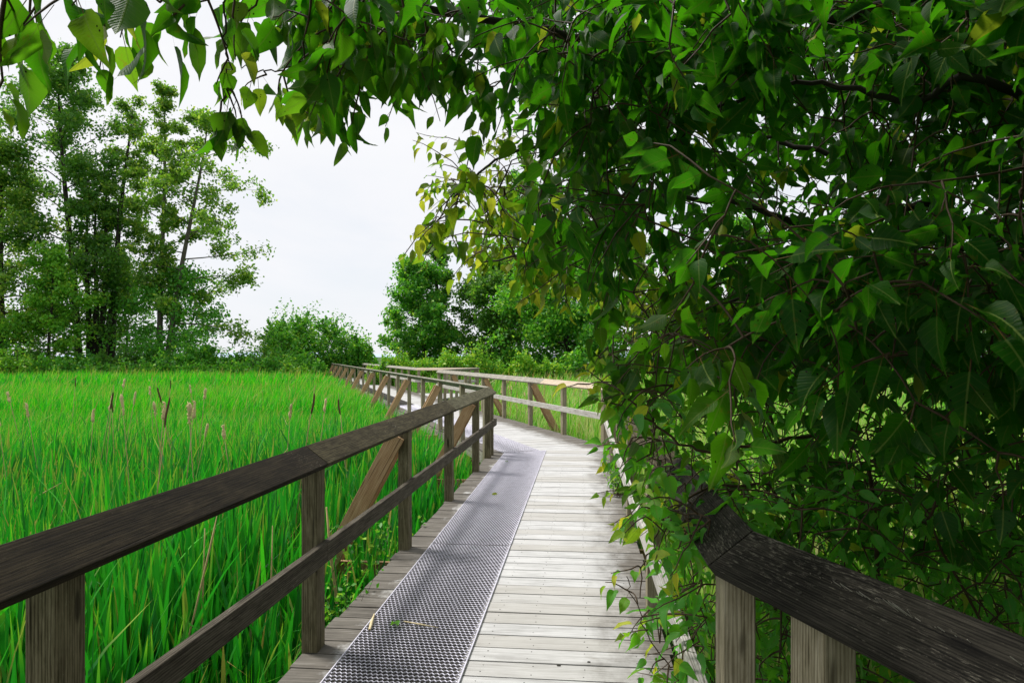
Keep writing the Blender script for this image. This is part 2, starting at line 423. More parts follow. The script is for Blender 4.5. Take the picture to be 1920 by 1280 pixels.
# ------------------------------------------------------------------ railings
TH = R(37); CW, CT = .083, .018
def sect(side, off=0.):
    """cap section: (lateral offset towards the walkway, z)"""
    w = (cos(TH), -sin(TH)); t = (sin(TH), cos(TH)); o = []
    for a, b_ in ((-1, -1), (1, -1), (1, 1), (-1, 1)):
        o.append((.01+a*CW*w[0]+b_*CT*t[0], 1.065+off+a*CW*w[1]+b_*CT*t[1]))
    return o
def railing(label, a, b, inner, da=None, db=None, s_posts=(), braces=(), caps=(), lowmat='rail_low', postmat='post', group='timber railings of the boardwalk', low=True, capz=0., screws=False):
    """a->b along the walk; inner = +1 when the walkway is to the right of a->b; da, db = directions of the neighbouring runs for the mitres"""
    d = unit(b-a); n = RGT(d)*inner; L = np.linalg.norm(b-a)
    root = empty('timber_railing', (a[0], a[1], 0.), label=label, cat='railing', group=group)
    def miter(nd):
        if nd is None: return 0.
        n2_ = RGT(nd)*inner
        m = unit(n+n2_); return np.dot(m, d)/np.dot(m, n)
    ka, kb = miter(da), miter(db)
    pos = lambda s, l, z: np.array([*(d*s+n*l), z])
    # cap boards
    cs = [0.]+list(caps[0])+[L]
    for i in range(len(cs)-1):
        m_ = MB(); P = []; j = random.uniform(-.003, .003)
        for e, s in ((0, cs[i]), (1, cs[i+1])):
            k = ka if (e == 0 and i == 0) else (kb if (e == 1 and i == len(cs)-2) else 0)
            g = .0015 if e == 0 else -.0015
            for l, z in sect(inner): P.append(pos(s+g+k*l, l+j*.5, z+j+capz))
        if inner < 0: P = P[3::-1]+P[7:3:-1]
        m_.hexa(P[4:]+P[:4] if inner > 0 else P[4:]+P[:4])
        m_.build('cap_board', M[caps[1][i]], root, bevel=.004)
    if low:
        for i in range(len(cs)-1):
            m_ = MB(); P = []
            for e, s in ((0, cs[i]), (1, cs[i+1])):
                k = ka if (e == 0 and i == 0) else (kb if (e == 1 and i == len(cs)-2) else 0)
                g = .001 if e == 0 else -.001
                for l, z in ((.047, .485), (.085, .485), (.085, .595), (.047, .595)): P.append(pos(s+g+k*l, l, z))
            m_.hexa(P); m_.build('lower_rail', M[lowmat], root, bevel=.003)
    for s in s_posts:
        m_ = MB(); hw, hd = .045, .06
        P = [pos(s-hd, -hw, GZ-.2), pos(s+hd, -hw, GZ-.2), pos(s+hd, hw, GZ-.2), pos(s-hd, hw, GZ-.2)]
        zt = lambda l: 1.04+capz-.2*l
        P += [pos(s-hd, -hw, zt(0)+.035), pos(s+hd, -hw, zt(0)+.035), pos(s+hd, hw, zt(0)-.033), pos(s-hd, hw, zt(0)-.033)]
        m_.hexa(P); m_.build('post', M[postmat], root, bevel=.004)
    if screws:
        sec_ = np.array(sect(inner)); 
        for s in s_posts:
            for q in (-.22, .2):
                for ds in (-.02, .03)[:1 if q > 0 else 2]:
                    z = sec_[3]+(sec_[2]-sec_[3])*(q+.5); nn = np.array([*(n*sin(TH)), cos(TH)])
                    p0 = pos(s+ds, z[0], z[1]); m_ = MB(); m_.tube([p0-nn*.004, p0+nn*.0012], [.0055, .005], 8); m_.build('screw', M['nail'], root)
    for s in braces:
        ax = unit(np.array([-.60, -1.12])); wd = np.array([-ax[1], ax[0]])*.07
        for off in (-.082, .082):
            m_ = MB(); P = []
            for c in ((-.05, .965), (-.67, -.19)):
                c = np.array(c)
                for w, t in ((-1, -.019), (1, -.019), (1, .019), (-1, .019)):
                    q = c+wd*w; P.append(pos(s+off+t, q[0], q[1]))
            m_.hexa(P); m_.build('brace', M['brace'], root, bevel=.003)
        m_ = MB()
        m_.hexa([pos(s-.02, -.80, -.26), pos(s-.02, -.80, -.12), pos(s+.02, -.80, -.12), pos(s+.02, -.80, -.26),
                 pos(s-.02, .3, -.26), pos(s-.02, .3, -.12), pos(s+.02, .3, -.12), pos(s+.02, .3, -.26)])
        m_.build('outrigger', M['brace'], root)
    return root
ly = lambda Y: (Y-1.25)/D1[1]
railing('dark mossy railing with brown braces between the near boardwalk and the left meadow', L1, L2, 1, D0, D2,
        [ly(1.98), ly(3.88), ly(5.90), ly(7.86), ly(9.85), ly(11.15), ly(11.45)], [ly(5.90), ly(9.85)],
        ([ly(3.88), ly(7.86)], ['cap_shaded', 'cap_mid', 'cap_moss']), 'rail_low', 'post', screws=True)  # boards step darker towards the near end, canopy shade in their colours
LL = np.linalg.norm(L3-L2)
railing('long railing with many slanted braces running to the far left beyond the bend', L2, L3, 1, D1, None,
        [.35]+[2.05*i for i in range(1, 24)], [2.05*i for i in range(2, 24, 2)],
        ([8.2, 16.4, 24.6, 36.9], ['cap_grey']*5), 'cap_grey', 'post_grey', low=False)
railing('dark scratched railing in the bottom right corner under the leaves', R1, R0, 1, -D1, None,
        [.345, 2.3, 3.9], [], ([], ['cap_worn']), 'rail_pale', 'post_grey', screws=True)
scr = [o for o in bpy.data.objects if o.get('label', '').startswith('dark scratched')][0]
m_ = MB(); dS = -D0; nS = -RGT(-D0); sec = sect(-1); c0 = np.array(sec[3]); c1 = np.array(sec[2]); rr = random.Random(5)
def cpt(s_, q): 
    z = c0+(c1-c0)*(q+.5); p = dS*s_+nS*z[0]; return np.array([p[0], p[1], z[1]+.0006])
for s0_, q0, ln, zig in ((.30,.02,.10,3),(.40,-.12,.12,4),(.50,.10,.13,5),(.62,-.05,.12,4),(.73,.14,.12,4),(.36,.26,.05,2),(.56,-.3,.06,3),(.82,-.1,.09,3)):
    pr = None
    m_ = MB(); path = []
    for k in range(zig*2+1):
        p_ = cpt(s0_+ln*k/(zig*2)+rr.uniform(-.008, .008), max(-.46, min(.46, q0+(.17 if k % 2 else -.17)*rr.uniform(.7, 1.2))))
        pr = p_; path.append(p_)
    m_.tube(path, [.0009]*len(path), 4); m_.build('carved_mark', M['scratch'], scr)
LR = np.linalg.norm(R2-R1)
railing('railing overgrown by leaves along the right edge of the near boardwalk', R1, R2, -1, D0, D2,
        [.03]+[.42+1.95*i for i in range(1, 5)]+[LR-.9, LR-.05], [.42+1.95*2, .42+1.95*4],
        ([1.5, 6.3], ['cap_worn', 'cap_mid', 'cap_grey']), 'rail_pale', 'post_grey')
LN = np.linalg.norm(R3-R2)
railing('pale grey railing with a newer tan cap end beyond the bend on the right', R2, R3, -1, D1, None,
        [.12]+[2.08*i for i in range(1, 7)]+[LN-.15], [2.08*2, 2.08*4, 2.08*6],
        ([3.3, 9.], ['cap_new', 'cap_grey', 'cap_grey']), 'rail_pale', 'post_grey')
BL = np.linalg.norm(RB-R3)
railing('railing on the outer side of the small lookout bay far down the boardwalk', R3+V2(.12, .25), RB, -1, None, unit(R5-RB),
        [.3, BL*.35, BL*.7, BL-.35], [], ([], ['cap_grey']), 'rail_pale', 'post_grey')
BL2 = np.linalg.norm(R5-RB)
railing('pale topped railing closing the back of the small lookout bay', RB, R5, -1, unit(RB-R3), D2,
        [.1, BL2*.5, BL2-.1], [], ([], ['cap_new']), 'rail_pale', 'post_grey')
L6 = np.linalg.norm(R6-R5)
railing('farthest grey railing behind the lookout bay on the right side of the boardwalk', R5, R6, -1, unit(R5-RB), None,
        [2.05*i for i in range(1, 12)], [], ([8.2, 16.4], ['cap_grey']*3), 'rail_pale', 'post_grey')

# ------------------------------------------------------------------ ground and far hills
def sheet():
    rs = np.concatenate([np.linspace(0, 60, 31), np.geomspace(70, 6000, 24)]); na = 72
    V = [(0, 0, GZ)]; Q = []; T = []
    for r in rs[1:]:
        for k in range(na):
            t = 2*pi*k/na; V.append((r*cos(t), r*sin(t), GZ+(.05*sin(r*.9+k)*cos(k*1.7) if r < 70 else 0)))
    for k in range(na): T.append((0, 1+k, 1+(k+1) % na))
    for i in range(len(rs)-2):
        for k in range(na):
            k2 = (k+1) % na; Q.append((1+i*na+k, 1+(i+1)*na+k, 1+(i+1)*na+k2, 1+i*na+k2))
    return np_mesh('ground', V, Q, T)
tag(link('marsh_ground', sheet(), M['soil']), 'dark wet marsh ground under the grass', kind='structure')
hv = []; hq = []
for i in range(61):
    x = -2600+i*85; h = 26+14*sin(i*.37)+9*sin(i*.91+1)+5*sin(i*2.1)
    hv += [(x, 2200, GZ-1), (x, 2300, h*.3), (x, 2450, h*.45), (x, 2900, GZ-1)]
for i in range(60):
    for k in range(3): a = i*4+k; hq.append((a, a+4, a+5, a+1))
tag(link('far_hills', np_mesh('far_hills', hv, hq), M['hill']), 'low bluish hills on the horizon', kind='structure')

# ------------------------------------------------------------------ grass
def blades(P, h, w, lean, bend, hue, kk, seg=3, az=None):
    """P (n,2) foot points; returns mesh arrays of tapering curved blades"""
    n = len(P)
    az = RNG.uniform(0, 2*pi, n) if az is None else az
    dx, dy = np.cos(az), np.sin(az)
    fa = az+pi/2+RNG.normal(0, .6, n); wx, wy = np.cos(fa), np.sin(fa)
    ts = np.linspace(0, 1, seg+1); prof = np.interp(ts, [0, .4, .75, 1], [.8, 1, .7, 0])
    V = np.zeros((n, 2*seg+1, 3), np.float32); A = np.zeros((n, 2*seg+1, 3), np.float32)
    for i, t in enumerate(ts):
        o = h*(lean*t+bend*t**2.4); z = GZ+h*(t-.35*(bend*t**2)**2)
        x = P[:, 0]+dx*o; y = P[:, 1]+dy*o
        if i < seg:
            for s, j in ((-1, 2*i), (1, 2*i+1)):
                V[:, j, 0] = x+s*wx*w*prof[i]*.5; V[:, j, 1] = y+s*wy*w*prof[i]*.5; V[:, j, 2] = z; A[:, j, 0] = t
        else:
            V[:, 2*seg, 0] = x; V[:, 2*seg, 1] = y; V[:, 2*seg, 2] = z; A[:, 2*seg, 0] = 1
    A[:, :, 1] = hue[:, None]; A[:, :, 2] = kk[:, None]
    b = np.arange(n)[:, None]*(2*seg+1)
    Q = np.concatenate([b+np.array([[2*i, 2*i+1, 2*i+3, 2*i+2]]) for i in range(seg-1)]) if seg > 1 else None
    T = b+np.array([[2*seg-2, 2*seg-1, 2*seg]])
    return V.reshape(-1, 3), Q, T, A.reshape(-1, 3)
def merge(parts):
    V, Q, T, A = [], [], [], []; o = 0
    for v, q, t, a in parts:
        V.append(v); A.append(a)
        if q is not None: Q.append(q+o)
        T.append(t+o); o += len(v)
    return np.concatenate(V), np.concatenate(Q), np.concatenate(T), np.concatenate(A)
def left_edge(Y):  return np.where(Y < 11.6, T1*Y-1.5, 3.43+T2*Y)
def right_edge(Y): return np.where(Y < 2, .65+.295*(2-Y), np.where(Y < 12.5, T1*Y+.47, 5.78+T2*Y))
def lump(x, y, s):
    return (np.sin(x*1.3*s+np.sin(y*.9*s)*1.7)+np.sin(y*1.1*s+1.3+np.sin(x*.7*s))+np.sin((x+y)*.6*s+2))/3
def scatter(side, y0, y1, n, xm=.86):
    """random feet, even over the ground of the visible wedge plus a margin"""
    Y = np.sqrt(RNG.uniform(y0*y0, y1*y1, n)); 
    if side < 0:
        x1 = left_edge(Y)-.10; x0 = -xm*Y-1.2
    else:
        x0 = right_edge(Y)+.22; x1 = xm*Y+1.2
        bay_ = (Y > 25.5) & (Y < 31.5); x0 = np.where(bay_, x0+3.4, x0)
    X = x0+(x1-x0)*RNG.uniform(0, 1, n)
    ok = (x1 > x0)
    return np.stack([X, Y], 1)[ok]
def field(side):
    parts = []
    # broad cattail blades close by
    for (y0, y1, n, w0, w1, h0, h1, seg) in ((.6, 5.5, 6500, .020, .042, .7, 1.3, 5), (5.5, 11, 15000, .020, .044, .6, 1.2, 4), (11, 17, 11000, .02, .036, .6, 1.05, 3)):
        n = int(n*(1 if side < 0 else .8))
        Cn = scatter(side, y0, y1, n//6); P = np.repeat(Cn, 6, 0); cf = np.repeat(RNG.uniform(.72, 1.12, len(Cn)), 6)
        P = P+RNG.normal(0, .03, P.shape)
        lp = lump(P[:, 0], P[:, 1], 1.1)
        keep = RNG.uniform(-1.3, 1, len(P)) < lp+.55
        if side < 0:
            keep &= RNG.uniform(0, 1, len(P)) > np.clip((P[:, 1]-10.)/7., 0, .8)
        ed = (left_edge(P[:, 1])-P[:, 0]) if side < 0 else (P[:, 0]-right_edge(P[:, 1]))
        keep &= (ed > .9) | (RNG.uniform(0, 1, len(P)) < .5)
        P = P[keep]; lp = lp[keep]; m = len(P); ed = np.clip(.5+.5*ed[keep], .5, 1)*cf[keep]
        parts.append(blades(P, RNG.uniform(h0, h1, m)*(1+.12*lp)*ed, RNG.uniform(w0, w1, m), np.abs(RNG.normal(.06, .10, m)), np.clip(RNG.exponential(.10, m), 0, .9),
                            np.clip(.45+(.22 if side > 0 else 0)+.2*lp+RNG.normal(0, .30, m), 0, 1), RNG.uniform(0, 1, m), seg))
    reeds = parts; parts = []
    for (y0, y1, n, w0, w1, h0, h1, seg) in ((.8, 6, 2600, .004, .009, .35, .75, 3), (6, 11, 8000, .006, .011, .35, .75, 3), (10.5, 20, 42000, .009, .019, .45, .86, 3), (20, 33, 42000, .022, .045, .65, 1.1, 2), (33, 58, 36000, .05, .10, .8, 1.4, 2)):
        n = int(n*(1 if side < 0 else .55))
        P = scatter(side, y0, y1, n, .80); lp = .5*lump(P[:, 0], P[:, 1], .45)+.7*lump(P[:, 0]+40, P[:, 1], 1.7); m = len(P); kk = RNG.uniform(0, 1, m)
        h = RNG.uniform(h0, h1, m)*(1+.13*lp)*np.where(kk > .93, 1.18, 1)
        edge = (left_edge(P[:, 1])-P[:, 0]) if side < 0 else (P[:, 0]-right_edge(P[:, 1]))
        h *= np.clip(.62+.22*edge, .62, 1)
        parts.append(blades(P, h, RNG.uniform(w0, w1, m), np.abs(RNG.normal(.16, .14, m)), np.clip(RNG.exponential(.28, m), 0, 1.0),
                            np.clip(.45+.30*lp+RNG.normal(0, .34, m), 0, 1), kk, seg, RNG.normal(.4, 1.3, m)))
    return reeds, parts
reeds, fine = field(-1)
def stuff(name, parts, mat, label):
    V, Q, T, A = merge(parts)
    tag(link(name, np_mesh(name, V, Q, T, {'luv': A}), mat), label, kind='stuff')
stuff('cattail_leaves', reeds, M['reed'], 'broad upright cattail blades growing beside the left railing')
stuff('meadow_grass', fine, M['meadow'], 'bright green fine meadow grass filling the left field')
reeds, fine = field(1)
stuff('right_cattail_leaves', reeds, M['reed_pale'], 'yellow green cattail blades mixed with dry stems beyond the right railing')
stuff('right_meadow_grass', fine, M['reed_pale'], 'pale green meadow grass beyond the right railing')

# ------------------------------------------------------------------ cattails
def seed_head(kind, r):
    rr = random.Random(r); mb = MB()
    L = rr.uniform(.13, .19)*(.9 if kind != 'pale' else .72); n = 8; pts = []; rad = []
    for i in range(n+1):
        t = i/n; pts.append((.012*sin(t*2+r), .01*cos(t*3+r), t*L))
        base = .0125*min(1, 6*t+.35, 6*(1-t)+.35)
        if kind == 'pale': base *= (.8+1.5*abs(sin(t*3.2+r))*rr.uniform(.5, 1.1))
        rad.append(base)
    mb.tube(pts, rad, 7)
    if kind == 'pale':       # tufts of fluff
        for k in range(46):
            t = rr.random(); a = rr.uniform(0, 2*pi); p = np.array([0, 0, t*L]); q = p+np.array([cos(a)*.026, sin(a)*.026, rr.uniform(-.02, .02)])
            mb.tube([p, q], [.007, .002], 4)
    me_o = mb.build('seed_head', M['head_pale' if kind == 'pale' else 'head_brown'], smooth=True)
    return me_o, L
def cattail_proto(kind, r):
    root = empty('cattail', (0, 0, GZ)); rr = random.Random(r*3+1)
    H = 1.0; hd, L = seed_head(kind, r); ln = rr.uniform(-.10, .10); lm = rr.uniform(-.06, .06)
    pts = [(ln*t*t, lm*t*t, H*t) for t in np.linspace(0, 1, 6)]
    mb = MB(); mb.tube(pts, [.008, .0075, .007, .0065, .006, .005], 5)
    st = mb.build('stem', M['dry'], root, smooth=True)
    hd.parent = root; hd.location = pts[-1]; hd.rotation_euler = (-lm*1.6, ln*1.6, 0)
    if kind != 'pale':
        mb = MB(); mb.tube([(0, 0, L-.005), (0, 0, L+.05)], [.005, .003], 4)
        sp = mb.build('spike', M['dry'], hd, smooth=True)
    return root
def copy_tree(o, parent=None):
    c = o.copy(); COL.objects.link(c); c.parent = parent
    for ch in list(o.children): copy_tree(ch, c)
    return c
PROT = {k: [cattail_proto(k, i+1+(10 if k == 'pale' else 0)) for i in range(4)] for k in ('brown', 'pale')}
USED = {k: [False]*4 for k in PROT}
def place_cattail(kind, x, y, top, label, group, i=None):
    i = random.randrange(4) if i is None else i
    o = PROT[kind][i]
    if USED[kind][i]: o = copy_tree(o)
    USED[kind][i] = True
    o.location = (x, y, GZ); s = (top-GZ-.1)/1.0
    th = random.uniform(.55, .85)+.2*max(0, y-8)/10
    o.scale = (th, th, s) if s > 0 else (1, 1, 1)
    o.rotation_euler = (random.gauss(0, .09), random.gauss(0, .09), random.uniform(0, 6.28))
    tag(o, label, 'cattail', group)
GL = 'cattails standing in the left meadow'; GR = 'dry cattails beyond the right railing'
special = {0: None}
LEFT = [(57,747,'p'),(90,772,'p'),(131,727,'b'),(218,725,'p'),(190,757,'b'),(209,752,'p'),(217,766,'b'),(167,760,'p'),(159,785,'p'),(254,765,'p'),(316,730,'b'),(347,745,'b'),
        (360,744,'p'),(384,735,'P1'),(322,768,'p'),(330,775,'p'),(341,806,'P2'),(382,777,'p'),(448,812,'P3'),(530,771,'p'),(544,761,'b'),(580,763,'P4'),(661,770,'b'),(282,777,'p'),(264,790,'b'),(292,740,'p'),(30,790,'p')]
PL = {'P1': 'pale fluffy cattail topping the middle of the left meadow near the tall trees', 'P2': 'big shaggy pale cattail second nearest to the left railing',
      'P3': 'big shaggy pale cattail nearest to the left railing top', 'P4': 'pale cattail standing alone just left of the railing where it thins'}
for px, py, k in LEFT:
    top = .86 if py > 795 else random.uniform(.95, 1.2)
    Y = F*(EYE-top)/(py-10-668)
    p = at(px, py, Y)
    if k in PL: place_cattail('pale', p[0], Y, top, PL[k], GL, int(k[1])-1)
    elif k == 'p': place_cattail('pale', p[0], Y, top, 'pale fluffy cattail head among the left meadow grass', GL)
    else: place_cattail('brown', p[0], Y, top, 'slim brown cattail head among the left meadow grass', GL)
for i in range(84):
    Y = math.sqrt(random.uniform(7**2, 27**2)); x0 = float(right_edge(np.float64(Y)))+.5
    X = x0+abs(random.gauss(0, 1))*Y*.22 if Y > 12 else x0+random.uniform(0, .55*Y)
    if 25 < Y < 32 and X < x0+3.2: continue
    k = 'pale' if random.random() < .72 else 'brown'
    place_cattail(k, X, Y, random.uniform(.55, 1.0), 'dry %s cattail standing in the reeds beyond the right railing' % ('pale' if k == 'pale' else 'brown'), GR)
# dry bent stalks by the left railing
def stalk(pts, rad, label):
    o = np.array(pts[0]); mb = MB(); mb.tube([np.array(p)-o for p in pts], [rad]*(len(pts)-1)+[rad*.5], 5)
    tag(mb.build('dry_stalk', M['dry'], None, tuple(o), True), label, 'dry stalk', 'dry stalks beside the left railing')
stalk([at(325,1300,3.9), at(365,1150,3.95), at(400,1000,4.0), at(412,940,4.05)], .006, 'long pale dry stalk leaning behind the near left railing')
stalk([at(372,1270,4.3), at(380,1120,4.3), at(384,990,4.3)], .006, 'upright pale dry stalk crossing the leaning one behind the near left railing')
stalk([at(500,1330,4.6), at(507,1150,4.6), at(511,985,4.6)], .007, 'straight brown dry stalk just left of the second railing post')
stalk([at(632,1130,5.0), at(620,1040,5.0), at(612,950,5.0)], .012, 'thick pale dry stalk just right of the second railing post')
stalk([at(470,960,7), at(500,890,7), at(540,840,7)], .006, 'thin dry stalk bent over in the grass above the near left rail')
stalk([at(30,1000,6.5), at(70,930,6.5), at(115,905,6.5)], .007, 'broken straw coloured stalk lying in the grass on the far left')

# ------------------------------------------------------------------ small leaves as faces (far trees and bushes)
DIA_V = np.array([(0,-.5,0), (.32,.02,.10), (0,.5,0), (-.32,.02,.10)], np.float32)
def rot_frames(a, nrm):
    a = a/np.linalg.norm(a, axis=1, keepdims=True)
    x = np.cross(a, nrm); x /= np.linalg.norm(x, axis=1, keepdims=True)+1e-9
    z = np.cross(x, a)
    return x, a, z
def diamonds(C, size, young, seedhue):
    n = len(C)
    a = RNG.normal(0, 1, (n, 3)); a[:, 2] -= .3
    nr = RNG.normal(0, 1, (n, 3)); nr[:, 2] += .9
    x, y, z = rot_frames(a, nr)
    s = size[:, None, None]
    V = C[:, None, :]+s*(DIA_V[None, :, 0:1]*x[:, None]+DIA_V[None, :, 1:2]*y[:, None]+DIA_V[None, :, 2:3]*z[:, None])
    b = np.arange(n)[:, None]*4
    T = np.concatenate([b+np.array([[0, 1, 2]]), b+np.array([[0, 2, 3]])])
    A = np.zeros((n, 4, 3), np.float32); A[:, :, 0] = DIA_V[None, :, 0]; A[:, :, 1] = DIA_V[None, :, 1]+.5; A[:, :, 2] = seedhue[:, None]
    return V.reshape(-1, 3), T, A.reshape(-1, 3), np.repeat(young, 4)
def crown_mesh(name, C, size, young, mat, parent, hue=None):
    hue = np.clip(RNG.normal(.5, .28, len(C)), 0, 1) if hue is None else hue
    V, T, A, Yg = diamonds(C, size, young, hue)
    return link(name, np_mesh(name, V, None, T, {'luv': A, 'young': Yg}, False), mat, parent)
def tree(name, label, px, py_base, py_top, Y, rpx, cb=.25, n_limb=26, n_leaf=9000, leaf=.3, tr=.3, lean=0., mat='tree_leaf', bark='bark', stems=1, group='trees beyond the meadow', young=.15, up=.75, prof=(.5,1,.95,.55,.15), seed=0, cl=.5, skew=0.):
    rr = random.Random(seed*77+5)
    b = at(px, py_base, Y); m = Y/F; H = (py_base-py_top)*m; Rr = rpx*m
    n_leaf = int(n_leaf*1.9); leaf *= 1.02
    root = empty(name, (b[0], Y, GZ), label=label, cat='tree', group=group)
    H += b[2]-GZ
    tb = MB(); lb = MB(); CL = []
    for st in range(stems):
        ph = rr.uniform(0, 6.28); sx = 0 if stems == 1 else (st-(stems-1)/2)*Rr*.22; so = Rr*.12*rr.uniform(-1, 1) if stems > 1 else 0
        Hs = H*(1 if st == 0 else rr.uniform(.78, .97))
        f = lambda t: np.array([sx*(.5+1.2*t)+lean*m*t+.25*sin(t*5+ph)*t, so+.25*cos(t*4+ph)*t, Hs*t])
        ts = np.linspace(0, .97, 12)
        tb.tube([f(t) for t in ts], [tr*(1.25 if t == 0 else 1)*(1-t)**.8+.02 for t in ts], 7)
        nl = max(5, n_limb//stems)
        for i in range(nl):
            t = cb+(1-cb)*((i+rr.random()*.8)/nl)**.95*.98
            q = (t-cb)/(1-cb); pr = np.interp(q, [0, .25, .5, .8, 1], prof)
            az = i*2.4+rr.uniform(-.5, .5); Ln = Rr*pr*rr.uniform(.7, 1.15)*(1+skew*cos(az))+.25
            el = up*(.45+.6*q)+rr.uniform(-.15, .15)
            p = f(t); pts = [p]; d = np.array([cos(az)*cos(el), sin(az)*cos(el), sin(el)])
            for k in range(4):
                d = d+np.array([rr.uniform(-.18, .18), rr.uniform(-.18, .18), -.07+rr.uniform(-.1, .1)]); d /= np.linalg.norm(d)
                pts.append(pts[-1]+d*Ln/4)
            r0 = max(.025, tr*.32*(1-t)+.02)
            lb.tube(pts, [r0, r0*.75, r0*.5, r0*.35, .012], 5)
            for k in range(5):
                s = rr.uniform(.3, 1.); j = min(3, int(s*4)); base = pts[j]+(pts[j+1]-pts[j])*(s*4-j)
                dd = d*.5+np.array([rr.gauss(0, .7), rr.gauss(0, .7), rr.gauss(.15, .5)]); dd /= np.linalg.norm(dd)
                tip = base+dd*Ln*rr.uniform(.18, .36)
                lb.tube([base, (base+tip)/2+np.array([0, 0, .05]), tip], [r0*.35, r0*.25, .008], 4)
                CL += [tip, (base+tip)/2]
            CL += [pts[2], pts[3], pts[4], pts[4]]
    CL = np.array(CL); k = RNG.integers(0, len(CL), n_leaf); w = RNG.gamma(1.2, 1, len(CL)); k = RNG.choice(len(CL), n_leaf, p=w/w.sum())
    C = CL[k]+RNG.normal(0, 1, (n_leaf, 3))*np.array([1, 1, .8])*Rr*.115*cl*1.9
    C[:, 2] = np.maximum(C[:, 2], .3)
    hue = np.clip(RNG.normal(.5, .2, n_leaf)+RNG.normal(0, .2, len(CL))[k], 0, 1)
    yg = np.clip((RNG.uniform(0, 1, n_leaf) < young)*RNG.uniform(.3, 1, n_leaf), 0, 1)
    tb.build('trunk', M[bark], root, smooth=True); lb.build('limbs', M[bark], root, smooth=True)
    crown_mesh('crown', C, RNG.uniform(.65, 1.3, n_leaf)*leaf, yg, M[mat], root, hue)
    return root
def bush(name, label, px, py_base, py_top, Y, rpx, n=3000, leaf=.22, mat='bush_leaf', group='bushes along the far edge of the meadow', young=.15, seed=0, cat='bush', lumps=9, depth=1.0, spiky=0.):
    rr = random.Random(seed*31+3); m = Y/F; b = at(px, py_base, Y); H = (py_base-py_top)*m+(b[2]-GZ); Rr = rpx*m
    root = empty(name, (b[0], Y, GZ), label=label, cat=cat, group=group)
    sb = MB(); C = []
    for i in range(lumps):
        a = rr.uniform(0, 6.28); q = math.sqrt(rr.random())*.8; cx_, cy_ = Rr*q*cos(a), Rr*q*sin(a)*depth
        top = H*(1-.55*q*q)*rr.uniform(.72, 1.0)
        lr = Rr*rr.uniform(.28, .5)
        sb.tube([(cx_*.2, cy_*.2, 0), (cx_*.6, cy_*.6, top*.45), (cx_, cy_, top*.9)], [.05, .035, .012], 5)
        k = n//lumps
        v = RNG.normal(0, 1, (k, 3)); v /= np.linalg.norm(v, axis=1, keepdims=True)
        rad = RNG.uniform(.35, 1.05, k)**.6
        wob = 1+.22*np.sin(v[:, 0]*5+i)+.2*np.sin(v[:, 2]*6+i*2)+.12*np.sin(v[:, 1]*9)
        P = v*(rad*wob)[:, None]*np.array([lr, lr*depth, top*.52])+np.array([cx_, cy_, top*.52])
        C.append(P)
        if spiky:
            for s in range(7):
                a2 = rr.uniform(0, 6.28); e = rr.uniform(.5, 1.3); dv = np.array([cos(a2)*cos(e), sin(a2)*cos(e), sin(e)])
                p0 = np.array([cx_, cy_, top*.75]); tip = p0+dv*Rr*spiky*rr.uniform(.6, 1.2)
                sb.tube([p0, tip], [.015, .006], 4)
                t = RNG.uniform(.3, 1, 45)[:, None]; C.append(p0+(tip-p0)*t+RNG.normal(0, .12, (45, 3))*(1.2-t))
    C = np.concatenate(C); C[:, 2] = np.abs(C[:, 2])+.03; nn = len(C)
    lumphue = .5+.25*lump(C[:, 0]+px, C[:, 2]*2+C[:, 1], 1.5)
    sb.build('stems', M['bark_dark'], root, smooth=True)
    crown_mesh('foliage', C, RNG.uniform(.6, 1.3, nn)*leaf, (RNG.uniform(0, 1, nn) < young)*RNG.uniform(.3, 1, nn), M[mat], root, np.clip(lumphue+RNG.normal(0, .2, nn), 0, 1))
    return root
TG = 'tall trees at the left edge of the meadow'
tree('poplar_tree', 'tallest dense leafy tree in the left clump with dark trunk', 150, 690, 100, 55, 112, .12, 46, 16000, .28, .30, -40, 'tree_leaf_dark', 'bark_dark', 1, TG, .10, seed=1, prof=(.75,1,1,.7,.2), cl=.42)
tree('poplar_tree', 'thin airy tree behind the tallest one, bare trunk showing through', 205, 690, 185, 57, 62, .25, 30, 5200, .26, .30, 38, 'tree_leaf', 'bark_dark', 1, TG, .2, seed=2, cl=.42)
tree('poplar_tree', 'slender pale trunked tree in the middle of the left clump', 300, 690, 158, 54, 60, .22, 30, 6000, .26, .24, 5, 'tree_leaf', 'bark', 1, TG, .25, seed=3, cl=.4)
tree('poplar_tree', 'leaning pale trunked tree stretching its limbs to the right into open sky', 306, 690, 215, 53, 108, .20, 26, 6800, .27, .24, 80, 'tree_leaf', 'bark', 1, TG, .15, seed=4, up=.5, prof=(.85,1,1.05,.75,.25), cl=.33, skew=.35)
tree('poplar_tree', 'bushy tree cut by the left picture edge beside the tallest one', 10, 690, 265, 52, 95, .08, 40, 9000, .28, .28, -20, 'tree_leaf', 'bark_dark', 1, TG, .2, seed=5, cl=.45)
tree('dark_trunk_tree', 'cluster of thick dark stems at the foot of the tallest tree', 178, 690, 330, 56, 55, .4, 16, 2600, .28, .27, 20, 'tree_leaf_dark', 'bark_dark', 4, TG, .05, seed=6)
tree('understory_tree', 'bright green young tree in front of the dark trunks on the left', 92, 690, 470, 50, 66, .05, 30, 6500, .24, .12, 0, 'bramble_leaf', 'bark_dark', 1, TG, .12, seed=7, cl=.5)
tree('understory_tree', 'dark spreading tree under the leaning one with low hanging limbs', 325, 690, 505, 54, 112, .1, 24, 4600, .26, .16, 10, 'bush_leaf', 'bark_dark', 1, TG, .05, seed=8, up=.35, cl=.45)
tree('understory_tree', 'low dark tree filling the gap behind the thick stems', 235, 690, 545, 60, 75, .05, 22, 2600, .28, .14, 0, 'tree_leaf_dark', 'bark_dark', 1, TG, 0, seed=9, cl=.55)
